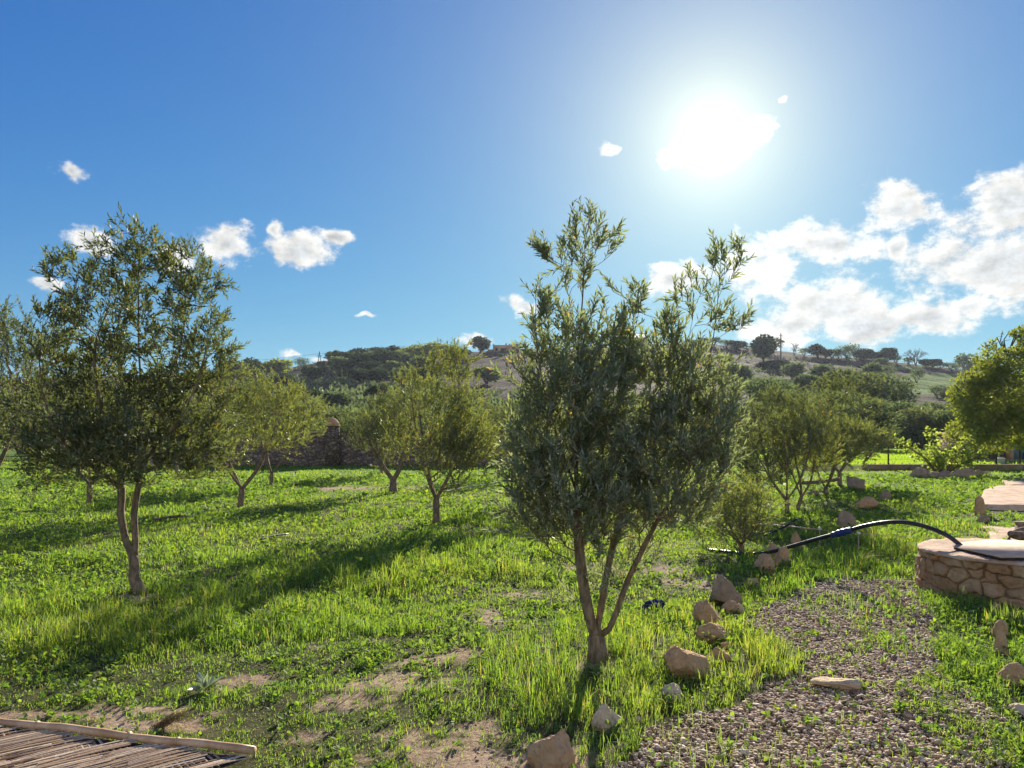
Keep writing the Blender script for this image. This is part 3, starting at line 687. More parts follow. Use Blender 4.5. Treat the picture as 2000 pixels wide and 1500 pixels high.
# ------------------------------------------------------------------ the other orchard olives
def orchard(bpx, bpy, toppy, hwpx, seed, label, ntips=420, mat_='olive', stems_n=3, fork=0.22, lean=0.0, crown_lo=None, leafL=0.085, leafW=0.021, leaves=15, cx_off=0, tb=0.075, d=None, group='olive trees in the grass', tips_w=1.0):
    x, y = G(bpx, bpy) if d is None else ((bpx-CX)/F*d, d)
    s = y/F; r = np.random.default_rng(seed); hwpx = hwpx*1.18; ntips = int(ntips*1.25)
    Ht = (bpy-toppy)*s if d is None else (H-(toppy-HOR)*s); hw = hwpx*s; lo = Ht*0.27 if crown_lo is None else crown_lo
    ox = cx_off*s
    root = empty('olive_tree', (x, y, g1z(x, y)-0.02), label, 'tree', group)
    fk = Ht*fork*0.6
    stems = [[[0, 0, 0], [lean*.3, 0, fk*.5], [lean*.6, .02, fk]]]
    for q in range(stems_n):
        a = q/stems_n*2*math.pi+r.uniform(-.5, .5)+0.3; e = 0.62*hw
        dxx, dyy = math.cos(a)*e, math.sin(a)*e
        pts = [[lean*.6, .02, fk], [lean*.6+dxx*.35+ox*.2, dyy*.35, fk+Ht*.16], [dxx*.7+ox*.6, dyy*.7, Ht*.55], [dxx*.95+ox, dyy*.9, Ht*.85]]
        stems.append(pts)
    L_ = []
    cz = (Ht+lo)/2; rz = (Ht-lo)/2
    L_.append((ox, 0, cz, hw*.8, hw*.75, rz*.85, 5))
    for q in range(9):
        a = r.uniform(0, 2*math.pi); k = r.uniform(.35, .75)
        zz = r.uniform(lo+.15*rz, Ht-.35*rz); sh = math.sqrt(max(.1, 1-((zz-cz)/rz)**2))
        L_.append((ox+math.cos(a)*hw*k*sh, math.sin(a)*hw*k*sh, zz, hw*.42, hw*.42, rz*.34, 1.6))
    for q in range(3):
        L_.append((ox+r.uniform(-.4, .4)*hw, r.uniform(-.3, .3)*hw, Ht-rz*.22, hw*.2, hw*.2, rz*.24, .5))
    return make_olive(root, stems, L_, ntips, seed, leafL=leafL, leafW=leafW, twigs_per=.8, leaves=leaves, twigL=(0.2, 0.42), mat_=mat_, rbase=tb*.85, up=0.55, gamma=0.6, opening=48.0, rise=.5, sides=8, twig_r=0.003)
OR = [
 dict(bpx=-62, bpy=1075, toppy=600, hwpx=150, seed=21, label='olive tree cut off by the left edge, its crown overlapping the large dark olive', ntips=520, leafL=.075, leafW=.019, cx_off=10),
 dict(bpx=175, bpy=985, toppy=690, hwpx=120, seed=22, label='olive tree behind the large dark olive, only short trunk and low leaves showing', ntips=380),
 dict(bpx=470, bpy=990, toppy=722, hwpx=128, seed=23, label='rounded olive with Y-shaped trunk, first to the right of the large dark olive', ntips=480, mat_='olive_warm', lean=.05, cx_off=-5, tb=.085),
 dict(bpx=530, bpy=948, toppy=752, hwpx=88, seed=24, label='round olive tree with twin stems standing in front of the stone wall', ntips=380, mat_='olive_warm', cx_off=12, leaves=14, leafL=.10, leafW=.026),
 dict(bpx=768, bpy=962, toppy=770, hwpx=74, seed=25, label='dark short olive tree with a V-shaped split trunk beside the taller sunlit olive', ntips=320, cx_off=-20, leafL=.09, tb=.13, stems_n=2, crown_lo=.9),
 dict(bpx=745, bpy=928, toppy=800, hwpx=60, seed=26, label='small far olive with thin leaning trunk, just left of the dark V-trunked olive', ntips=240, leafL=.11, leafW=.028, leaves=12),
 dict(bpx=852, bpy=1022, toppy=690, hwpx=118, seed=27, label='tall sunlit olive with slender forked trunk, left of the centre foreground tree', ntips=620, mat_='olive_warm', cx_off=2, fork=.24, leafL=.08, leafW=.019, tb=.085),
 dict(bpx=974, bpy=935, toppy=800, hwpx=60, seed=28, label='small thin olive tree at the field end, half hidden by the centre foreground tree', ntips=240, leafL=.10, leafW=.026, leaves=12, tb=.05),
 dict(bpx=1537, bpy=1003, toppy=765, hwpx=105, seed=29, label='pale young olive with straight trunk, left of the close pair beyond the black pipe', ntips=460, cx_off=-20, leafL=.085, tb=.06, stems_n=3, crown_lo=.7),
 dict(bpx=1556, bpy=995, toppy=800, hwpx=60, seed=30, label='young olive with slanting trunk, right of the close pair beyond the black pipe', ntips=200, mat_='olive_warm', lean=.2, tb=.055, cx_off=10, crown_lo=.6),
 dict(bpx=1613, bpy=972, toppy=828, hwpx=74, seed=31, label='low bushy olive with yellowish tips and short dark trunk, left of the steel post', ntips=380, mat_='olive_warm', leafL=.09, leafW=.022, tb=.07, crown_lo=.75, cx_off=8),
 dict(bpx=1448, bpy=1078, toppy=955, hwpx=75, seed=32, label='low bushy yellow-green olive behind the end of the black pipe', ntips=190, mat_='olive_warm', crown_lo=.2, leafL=.07, leafW=.015, tb=.045, cx_off=-12, stems_n=4),
 dict(bpx=1640, bpy=948, toppy=745, hwpx=105, seed=33, label='tall grey-green loose tree behind the low yellowish olive', ntips=380, leafL=.12, leafW=.034, leaves=13, tb=.09, crown_lo=.9),
 dict(bpx=1050, bpy=985, toppy=760, hwpx=90, seed=34, label='olive tree hidden behind the centre foreground tree, its leaves showing on the left of it', ntips=300, leafL=.09),
 dict(bpx=1330, bpy=960, toppy=760, hwpx=90, seed=35, label='olive tree behind the right half of the centre foreground tree', ntips=300, leafL=.1, leafW=.024),
 dict(bpx=345, bpy=925, toppy=790, hwpx=80, seed=36, label='distant olive tree seen low behind the large dark olive, left of the rounded olive', ntips=240, leafL=.12, leafW=.03, leaves=12),
]
for a in OR: orchard(**a)

# ------------------------------------------------------------------ clump foliage for bigger and farther trees
def clump_crown(mb, lobes, n, size, r, shell=0.5, flat=0.75):
    w_ = np.array([l[3]*l[4]+l[4]*l[5]+l[3]*l[5] for l in lobes]); w_ /= w_.sum()
    k = r.choice(len(lobes), n, p=w_); Lb = np.array([l[:6] for l in lobes])[k]
    q = nrm(r.normal(size=(n, 3)))*(r.uniform(shell**3, 1.12, n)**(1/3))[:, None]
    # carve gaps
    P_ = Lb[:, :3]+q*Lb[:, 3:6]
    g_ = vnoise(P_[:, 0]/size*.16, P_[:, 1]/size*.16, P_[:, 2]/size*.16, 5)
    P_ = P_[g_ > 0.36]; q = q[g_ > 0.36]; m_ = len(P_)
    out_ = nrm(q+r.normal(size=(m_, 3))*0.7+np.array([0, 0, .25])); nor = nrm(q*0.6+r.normal(size=(m_, 3))*0.8+np.array([0, 0, flat]))
    rv = np.clip(0.45*vnoise(P_[:, 0]/size*.1, P_[:, 1]/size*.1, P_[:, 2]/size*.1, 9)+0.55*r.random(m_), 0, .93)
    V, f3, rn = leaf_cloud(P_, out_, nor, size*r.uniform(.6, 1.3, m_), size*.62*r.uniform(.6, 1.2, m_), rv, .2)
    mb.add(V, f3, None, rn)
def bush_mesh(seed, w_, h_, n, size, trunk=0.25, nl=8, dome=False):
    """returns (trunk object, crown object) templates, unlinked"""
    r = np.random.default_rng(seed); lo = h_*trunk
    L_ = [(0, 0, (h_+lo)/2, w_*.36, w_*.36, (h_-lo)*.42)]
    for q in range(nl):
        a = r.uniform(0, 6.283); k = r.uniform(.2, .62)*w_*.5
        zz = lo+(h_-lo)*r.uniform(.2, .8); s = r.uniform(.28, .46)
        L_.append((math.cos(a)*k, math.sin(a)*k, zz, w_*.5*s, w_*.5*s, (h_-lo)*s*.6))
    mb = MB(); clump_crown(mb, L_, n, size, r, .45)
    tb_ = MB()
    for q in range(4):
        a = r.uniform(0, 6.283); e = w_*.2
        tb_.tube([[0, 0, -.3], [math.cos(a)*e*.2, math.sin(a)*e*.2, lo*.8], [math.cos(a)*e, math.sin(a)*e, (h_+lo)*.5]], [w_*.022+.03, w_*.018+.02, w_*.006+.01], 5)
    return mb, tb_
def bare_mesh(seed, w_, h_, depth=5):
    r = np.random.default_rng(seed); mb = MB()
    def rec(p, d, L, rd, k):
        q = p+d*L; m_ = (p+q)/2+r.normal(size=3)*L*.06
        mb.tube([p, m_, q], [rd, rd*.85, rd*.7], 5 if k < 3 else 3, cap=False)
        if k >= depth: return
        for _ in range(3 if k < 4 else 2):
            nd = nrm(d+r.normal(size=3)*.62+np.array([0, 0, .12])); rec(q, nd, L*r.uniform(.62, .82), rd*.62, k+1)
    for _ in range(2): rec(np.array([0, 0, -.2]), nrm(np.array([r.normal()*.3, r.normal()*.3, 1.0])), h_*.30, w_*.030, 0)
    return mb
def make_bush(name, loc, label, cat, seed, w_, h_, n, size, m_, group=None, trunk=.2, rz=0):
    root = empty(name, loc, label, cat, group, rz); a, b = bush_mesh(seed, w_, h_, n, size, trunk)
    a.build('crown', M[m_], root); b.build('trunk', M['bark_dark'], root, smooth=True); return root
protos = {}
def place(kind, name, x, y, z, w_, h_, label, cat, group, rz):
    """first use builds the thing, later uses copy it with its parts"""
    if kind not in protos:
        sd = 100+len(protos)*7
        if kind.startswith('bare'):
            root = empty(name, (0, 0, 0), label, cat, group); bare_mesh(sd, 4, 4, 5).build('branches', M['grey_twig'], root)
        else:
            base_, q, n_, sz = {'hilldark': ('dark_tree', 1, 1500, .46), 'hillmid': ('mid_tree', 1, 1400, .46), 'hillyellow': ('yellow_tree', 1, 1400, .46), 'hillsparse': ('mid_tree', 1, 520, .42),
                                'near': ('mid_tree', 1, 5200, .20), 'nearolive': ('olive', 1, 5200, .20), 'nearyellow': ('yellow_tree', 1, 5200, .2)}[kind.split('_')[0]]
            root = make_bush(name, (0, 0, 0), label, cat, sd, 4, 4, n_, sz, base_, group)
        protos[kind] = root; o = root
    else:
        o = copy_tree(protos[kind]); tag(o, label, cat)
        if group: o['group'] = group
        elif 'group' in o: del o['group']
        o.name = name
    o.location = (x, y, z); o.scale = (w_/4, w_/4, h_/4); o.rotation_euler = (0, 0, rz)
    return o
# hillside and ridge: (px, foot py, width px, height px, kind, name, label)
HT = [
 (455,752,70,42,'hillmid','green bushy tree at the left end of the ridge, above the rounded olive'),
 (492,748,50,44,'hilldark','dark upright tree on the ridge just right of the large dark olive crown'),
 (540,738,62,32,'hillyellow','yellow-green tree on the ridge left of the thin pylon'),
 (552,758,52,26,'hilldark','blackish bush just below the yellow-green ridge tree'),
 (560,714,30,15,'hillsparse','small open tree on the skyline above the yellow-green ridge tree'),
 (590,721,34,20,'hillsparse','twiggy open-crowned tree on the skyline left of the thin pylon'),
 (612,744,48,24,'hilldark','dark lens-shaped bush alone on the slope below the thin pylon'),
 (634,722,36,16,'hillmid','low green bush at the foot of the thin pylon'),
 (664,736,55,34,'hillmid','green bush low on the slope right of the thin pylon'),
 (690,716,60,26,'hilldark','wide dark tree on the skyline right of the thin pylon'),
 (718,730,64,34,'hilldark','dark bush in the middle of the ridge thicket'),
 (702,748,50,26,'hilldark','dark bush at the lower edge of the ridge thicket'),
 (742,712,46,20,'hilldark','dark rounded tree under the left skyline pole'),
 (760,728,60,38,'hilldark','large dark tree at the right part of the ridge thicket'),
 (775,706,50,24,'hilldark','dark flat-topped tree on the skyline above the right part of the ridge thicket'),
 (810,712,56,34,'hillyellow','yellow-green tree on the skyline above the tall sunlit olive'),
 (845,706,64,32,'hillyellow','bright green tree beside the skyline utility pole'),
 (880,703,48,26,'hillmid','green tree on the skyline right of the utility pole'),
 (905,698,30,14,'hillmid','small round bush on the skyline left of the dark round tree'),
 (938,690,42,30,'hilldark','dark round tree standing beside the ochre house'),
 (978,697,14,6,'hillmid','low bush in front of the ochre house'),
 (1024,698,16,16,'hillmid','small bush at the right corner of the ochre house'),
 (898,752,60,34,'hillmid','green tree on the bare brown slope below the ochre house'),
 (950,750,56,32,'hillmid','green tree on the brown slope, right one of the two below the ochre house'),
 (735,780,50,24,'hilldark','dark bush on the brown slope left of the tall sunlit olive'),
 (600,786,60,26,'hilldark','dark bush at the foot of the slope above the stone wall'),
 (660,800,70,30,'hillmid','green bush at the foot of the slope above the beehive turret'),
 (1492,706,56,46,'hilldark','big dark round tree on the slope left of the tall utility pole'),
 (1506,690,50,28,'hillsparse','reddish open tree on the skyline behind the big dark round tree'),
 (1440,748,56,34,'hillmid','blue-green bush low on the right slope near the glare'),
 (1420,712,34,16,'hillmid','small scrubby bush right of the thin tops of the foreground tree'),
 (1512,722,62,16,'hilldark','low hedge-like bush at the foot of the big dark round tree'),
 (1597,690,44,24,'hilldark','dark bush on the skyline right of the tall utility pole'),
 (1655,688,62,30,'hillsparse','tangled open tree on the skyline, largest between the tall pole and the bare tree'),
 (1625,690,50,20,'hillsparse','low twiggy tree on the skyline right of the dark skyline bush'),
 (1688,692,54,22,'hilldark','dark wide tree on the skyline, right half of the skyline row'),
 (1733,706,50,28,'hilldark','dark umbrella-shaped tree on the skyline left of the bare tree'),
 (1720,718,34,20,'hillmid','round blue-green shrub under the umbrella-shaped tree'),
 (1822,703,44,16,'hilldark','dark wide tree on the skyline right of the bare tree'),
 (1856,704,36,14,'hillsparse','low open tree on the skyline above the bright green field patch'),
 (1888,735,60,48,'hillsparse','dark straggly tree right of the bright green field patch'),
 (1925,716,54,30,'hilldark','dark tree on the skyline beside the big yellow-green tree'),
 (1700,752,56,44,'hillmid','blue-green tree on the slope below the skyline row, left of the terraces'),
 (1655,765,60,48,'hillmid','blue-green tree on the lower slope left of the terraced field'),
 (1790,748,36,30,'hillsparse','dark tree with a visible trunk standing on the green terrace'),
 (1735,740,40,28,'hillsparse','open tree at the left edge of the green terraces'),
 (1600,752,60,40,'hillmid','blue-green tree in the middle of the right slope'),
 (1548,742,50,30,'hillmid','blue-green bush below the tall utility pole'),
 (1575,775,70,44,'hillmid','large pale green tree low on the right slope'),
 (1830,775,44,24,'hillsparse','low scrubby tree under the green terraces'),
 (1860,790,60,34,'hillmid','grey-green bush at the slope foot left of the big yellow-green tree'),
 (1240,700,60,26,'hillmid','bush on the slope behind the main tree, below the white hangar'),
 (1360,690,50,20,'hillmid','bush near the skyline between the two tops of the foreground tree'),
]
for q, (px, py, wp, hp) in enumerate([(655,712,44,24),(672,722,50,30),(700,704,40,22),(725,716,44,26),(735,700,40,20),(752,716,46,28),(780,722,50,34),(792,708,40,24),(800,730,46,34),(770,740,50,30),(740,748,50,26),(720,742,50,30),(820,735,50,36),(690,734,46,26),(830,752,60,30),(785,752,56,28)]):
    HT.append((px, py, wp, hp, 'hilldark' if q % 3 else 'hillmid', None))
for q, (px, py, wp, hp) in enumerate([(1372,672,34,14),(1395,670,30,16),(1418,676,34,14),(1440,680,40,14),(1475,684,30,14),(1570,694,34,16),(1612,692,36,18),(1638,690,30,16),(1672,690,36,18),(1705,698,36,16),(1750,704,30,16),(1775,708,34,16),(1808,710,34,16),(1838,703,30,12),(1868,704,28,12),(1905,722,40,22),(1250,668,40,14),(1345,670,30,12)]):
    HT.append((px, py, wp, hp, 'hillsparse' if q % 3 else 'hilldark', 0))
rr_ = np.random.default_rng(4)
for q, (px, py, wp, hp, kind, lab) in enumerate(HT):
    x, d, z = hill_hit(px, py); s = d/F
    wp, hp = (wp*.85, hp*.85) if px > 1560 else (wp, hp)
    place(kind+'_%d' % (q % 2), 'hill_tree' if hp > 24 or lab is None else 'hill_shrub', x, d, z-.3, wp*s*1.12, (hp*s+.3)*1.12, ('low scrubby bush in the fringe along the right skyline' if lab == 0 else lab or 'dark evergreen packed among others in the ridge thicket left of the ochre house'), 'tree' if hp > 24 or lab is None else 'shrub', 'scrub fringe of the right skyline' if lab == 0 else None if lab else 'evergreens of the ridge thicket', rr_.uniform(0, 6.28))
for q, (px, py, wp, hp, lab) in enumerate([(1790,700,56,40,'leafless spreading tree on the skyline above the green terraces'), (1551,690,26,34,'small leafless tree just right of the tall utility pole'),
        (1758,772,34,36,'bare grey tree standing in the terraced field'), (1718,700,22,20,'thin leafless tree on the skyline left of the umbrella-shaped tree'),(1850,800,50,60,'pale leafless tree at the slope foot left of the big yellow-green tree'),
        (1460,676,50,16,'leafless scrubby tree on the skyline left of the big dark round tree'),(1880,712,40,26,'bare crooked tree on the skyline above the straggly tree')]):
    x, d, z = hill_hit(px, py); s = d/F
    place('bare_%d' % (q % 2), 'bare_tree', x, d, z-.2, wp*s*.9, hp*s*.95, lab, 'tree', None, rr_.uniform(0, 6.28))
# thicket at the valley foot, between the field and the hill
VT = [(1435,72,30),(1480,60,42),(1530,66,50),(1570,82,62),(1600,58,52),(1640,70,64),(1675,62,48),(1700,78,58),(1720,62,40),(1760,72,52),(1800,66,44),(1840,74,50),(1870,62,46),(1900,80,60),(1940,70,48),(1500,90,64),(1650,92,80),(1740,95,74),
      (1560,56,38),(1380,70,40),(1300,64,40),(1220,72,44),(1150,60,36),(1090,72,44),(1030,58,40),(985,66,48),(940,54,36),(900,70,44),(860,56,34),(815,66,40),(770,54,36),(730,62,42),(690,50,38),(650,64,46),(610,54,34),(570,66,46),
      (530,52,36),(485,60,44),(440,50,34),(390,60,44),(340,52,36),(290,64,46),(230,54,40),(170,62,46),(100,54,40),(40,60,46),(-40,56,44),(-140,60,46),(2050,72,56),(2150,64,56)]
rr_ = np.random.default_rng(8)
PLACES = [(60,'at the left edge of the photo'),(200,'behind the left half of the large dark olive'),(330,'behind the right half of the large dark olive'),(450,'behind the left side of the rounded olive'),(560,'behind the right side of the rounded olive'),
          (640,'above the pale coping of the field wall'),(700,'beside the beehive turret'),(780,'behind the dark V-trunked olive'),(880,'behind the tall sunlit olive'),(1000,'between the tall sunlit olive and the centre tree'),(1200,'behind the left half of the centre tree'),
          (1420,'behind the right half of the centre tree'),(1560,'behind the close pair of young olives'),(1680,'behind the low yellowish olive'),(1780,'behind the first steel post'),(1880,'behind the fig tree'),(9999,'behind the big yellow-green tree')]
for q, (px, d, hp) in enumerate(VT):
    x = (px-CX)/F*d; Ht = (hp+46)*d/F*(0.97 if px > 1690 else 1.08 if px > 1050 else 1.0); W_ = Ht*rr_.uniform(1.1, 1.6)
    right = px > 1050
    z = (0.24 if right and x > 13.5 else 0)-.1 if d < 79 else max(h1(x, d), 0)-.2
    kind = ['near', 'nearolive', 'near', 'nearyellow'][q % 4] if not right else ['near', 'nearolive', 'near'][q % 3]
    lab, grp = (('blue-green bushy tree in the thicket between the fence and the right slope', 'thicket trees beyond the fence') if right else
                ('olive-green bushy tree in the thicket beyond the stone wall on the left', 'thicket trees beyond the stone wall'))
    where = [b for a, b in PLACES if px < a][0]
    lab = ('near ' if d < 57 else ('far ' if d > 68 else ''))+{'near': 'blue-green', 'nearolive': 'grey-olive', 'nearyellow': 'yellow-green'}[kind]+' bushy thicket tree '+where
    place(kind+'_%d' % (q % 2), 'thicket_tree', x, d, z, W_, Ht, lab, 'tree', grp, rr_.uniform(0, 6.28))
# scattered low scrub over the whole slope: nobody could count it
r = np.random.default_rng(12); n_ = 11000
a_ = r.uniform(-0.95, 0.95, n_); d_ = 80*(330/80)**r.random(n_); x_ = a_*d_
kp = (fbm(x_*.03, d_*.03, seed=90) > .44) & ~((np.abs(a_-0.0) < .10) & (a_ < .1) & (a_ > -.095) & (d_ > 150))
kp &= ~((a_ > .50) & (a_ < .60) & (d_ > 115)) & ~((a_ > .28) & (d_ > 210) & (r.random(n_) < .7))
x_, d_ = x_[kp], d_[kp]; z_ = hz(x_, d_); n_ = len(x_)
rep = 9; bx_ = np.repeat(np.c_[x_, d_, z_], rep, 0)+r.normal(size=(n_*rep, 3))*np.array([.8, .8, .35]); bx_[:, 2] = np.maximum(bx_[:, 2], np.repeat(z_, rep)-.1)
dv = nrm(r.normal(size=(n_*rep, 3))+np.array([0, 0, 1.2])); V, f3, rn = leaf_cloud(bx_, dv, nrm(r.normal(size=dv.shape)), r.uniform(.5, 1.5, n_*rep), r.uniform(.3, .75, n_*rep), r.uniform(0, .9, n_*rep))
tag(mesh_obj('hillside_scrub', V, f3, None, M['mid_tree'], None, {'rnd': rn}), 'low dark scrub dotted over the hillside', 'scrub', kind='stuff')

# big yellow-green tree at the right edge
x, y = (2050-CX)/F*33.0, 33.0
root = empty('carob_tree', (x, y, 0), 'big dense yellow-green tree at the right edge, in front of the pink stone building', 'tree')
def C_(px, py, rx, ry): return ((px-2050)/F*33, 0, (H-(py-HOR)/F*33), rx/F*33, rx/F*33*.9, ry/F*33)
r = np.random.default_rng(33); mb = MB()
L_ = [C_(1985,740,70,80), C_(1930,790,48,50), C_(1905,770,30,40), C_(1900,825,28,28), C_(1955,700,38,34), C_(2010,675,40,34), C_(2070,740,60,90), C_(1975,835,50,30), C_(2060,820,60,40), C_(1935,725,28,24), C_(1990,655,20,14), C_(1925,850,22,16), C_(1880,800,14,16),C_(1915,735,22,22),C_(2120,780,60,60), C_(1900,848,36,26), C_(1945,858,44,24), C_(2000,852,44,26), C_(1885,770,22,26), C_(1960,780,60,60)]
L_ = [(a, b, c, d*1.12, e*1.12, f*1.12) for a, b, c, d, e, f in L_]
L_ = [(a, (r.uniform(-1, 1))*.8, c, d, e, f) for a, b, c, d, e, f in L_]
clump_crown(mb, L_, 34000, .15, r, .5); mb.build('crown', M['yellow_tree'], root)
tb_ = MB(); tb_.tube([[0, 0, -.2], [.1, 0, .6], [-.1, .1, 1.3], [0, 0, 2.6]], [.2, .16, .13, .08], 10, rough=.15)
for dx_, zt in ((-1.4, 2.6), (1.3, 2.8), (-.6, 3.6), (.7, 4.2)): tb_.tube([[-.05, .05, 1.0], [dx_*.5, 0, 1.9], [dx_, .1, zt]], [.12, .09, .03], 7)
tb_.build('trunk', M['bark_dark'], root, smooth=True)
dead = MB(); sv_ = np.random.default_rng(3)
pp = AT(1955, 668, 33)-np.array([x, y, 0])
for k in range(7):
    p0 = pp+np.array([.25, 0, -.65]); p1 = pp+np.array([.1*k+sv_.uniform(-.3, .3), sv_.uniform(-.2, .2), sv_.uniform(.0, .25)]); p2 = p1+np.array([sv_.uniform(-.1, .5), 0, sv_.uniform(.0, .5)])
    dead.tube([p0, p1, p2], [.035, .025, .01], 4)
dead.build('dead_branch', M['bark_dark'], root)

# ------------------------------------------------------------------ fig tree in its ring of stones
x, y = (1840-CX)/F*32.2, 32.2
root = empty('fig_tree', (x, y, 0), 'bright green young fig tree growing out of a ring of rocks', 'tree')
tb_ = MB(); cr = MB(); r = np.random.default_rng(9)
for k in range(13):
    a = r.uniform(0, 6.283); e = r.uniform(.4, 1.7); zt = r.uniform(.9, 1.9)-.35*e*.3
    if k == 0: tipp = np.array([-2.0, 0, 1.55])
    elif k == 1: tipp = np.array([-1.5, .2, 1.35])
    elif k == 2: tipp = np.array([1.4, 0, 1.0])
    else: tipp = np.array([math.cos(a)*e, math.sin(a)*e*.8, zt])
    P_ = [np.array([tipp[0]*.08, tipp[1]*.05, 0.0]), tipp*np.array([.4, .4, .5]), tipp]
    tb_.tube(P_, [.055, .035, .014], 5)
    m_ = 95; t = r.uniform(.45, 1.05, m_)[:, None]; c0 = (1-t)**2*P_[0]+2*t*(1-t)*P_[1]+t*t*P_[2]+r.normal(size=(m_, 3))*.14
    dv = nrm(r.normal(size=(m_, 3))+np.array([0, 0, .3])); V, f3, rn = leaf_cloud(c0, dv, nrm(r.normal(size=(m_, 3))*.6+np.array([0, 0, 1])), r.uniform(.09, .18, m_), r.uniform(.08, .15, m_), r.uniform(0, .9, m_)); cr.add(V, f3, None, rn)
tb_.build('trunk', M['bark'], root, smooth=True); cr.build('crown', M['fig'], root)

# ------------------------------------------------------------------ rocks
def ico(sub):
    t = (1+5**.5)/2
    V = [(-1,t,0),(1,t,0),(-1,-t,0),(1,-t,0),(0,-1,t),(0,1,t),(0,-1,-t),(0,1,-t),(t,0,-1),(t,0,1),(-t,0,-1),(-t,0,1)]
    Fc = [(0,11,5),(0,5,1),(0,1,7),(0,7,10),(0,10,11),(1,5,9),(5,11,4),(11,10,2),(10,7,6),(7,1,8),(3,9,4),(3,4,2),(3,2,6),(3,6,8),(3,8,9),(4,9,5),(2,4,11),(6,2,10),(8,6,7),(9,8,1)]
    V = [np.array(v)/np.linalg.norm(v) for v in V]
    for _ in range(sub):
        c = {}; nf = []
        def mid(a, b):
            k = (min(a, b), max(a, b))
            if k not in c: V.append(nrm(V[a]+V[b])); c[k] = len(V)-1
            return c[k]
        for a, b, d in Fc:
            p, q, s = mid(a, b), mid(b, d), mid(d, a); nf += [(a, p, s), (b, q, p), (d, s, q), (p, q, s)]
        Fc = nf
    return np.array(V), np.array(Fc)
IC4 = ico(4); IC1 = ico(1); IC3 = ico(3)
def rock_geo(w_, d_, h_, seed, point=0.0, lean=0.0, cuts=9, base=IC4):
    r = np.random.default_rng(seed); V, Fc = base; V = V.copy()
    for _ in range(cuts):
        nrml = nrm(r.normal(size=3)); c = r.uniform(.50, .85); e = V@nrml-c; V = V-np.maximum(e, 0)[:, None]*nrml*.94
    V = V*(1+(fbm(V[:, 0]*1.7+seed, V[:, 1]*1.7, V[:, 2]*1.7, seed=seed)-.5)[:, None]*.35)
    V = V*(1+(fbm(V[:, 0]*5+seed, V[:, 1]*5, V[:, 2]*5, seed=seed+3, oct=5)-.5)[:, None]*.26)
    V = V/np.max(np.abs(V), 0)
    if point: k = 1-point*np.clip(V[:, 2]*.5+.5, 0, 1)**1.3; V[:, 0] *= k; V[:, 1] *= k
    V[:, 0] += lean*np.clip(V[:, 2]*.5+.5, 0, 1); V[:, 0] = V[:, 0]/np.max(np.abs(V[:, 0]))
    return V*np.array([w_/2, d_/2, h_/2]), Fc
def rock(px, pbase, wp, hp, seed, label, mt='stone', point=0.0, lean=0.0, d=None, group=None, depth=.8, name='rock', cuts=9, rz=0.0):
    x, y = G(px, pbase) if d is None else ((px-CX)/F*d, d)
    s = y/F; w_, h_ = wp*s, hp*s; bury = .30*h_
    V, Fc = rock_geo(w_*1.06, w_*depth, h_+bury, seed, point, lean, cuts)
    V[:, 2] += (h_-bury)/2
    o = mesh_obj(name, V, Fc, None, M[mt], None, {'rnd': np.zeros(len(V))})
    o.location = (x, y+w_*depth*.3, g1z(x, y)); o.rotation_euler = (0, 0, rz)
    return tag(o, label, 'rock', group)
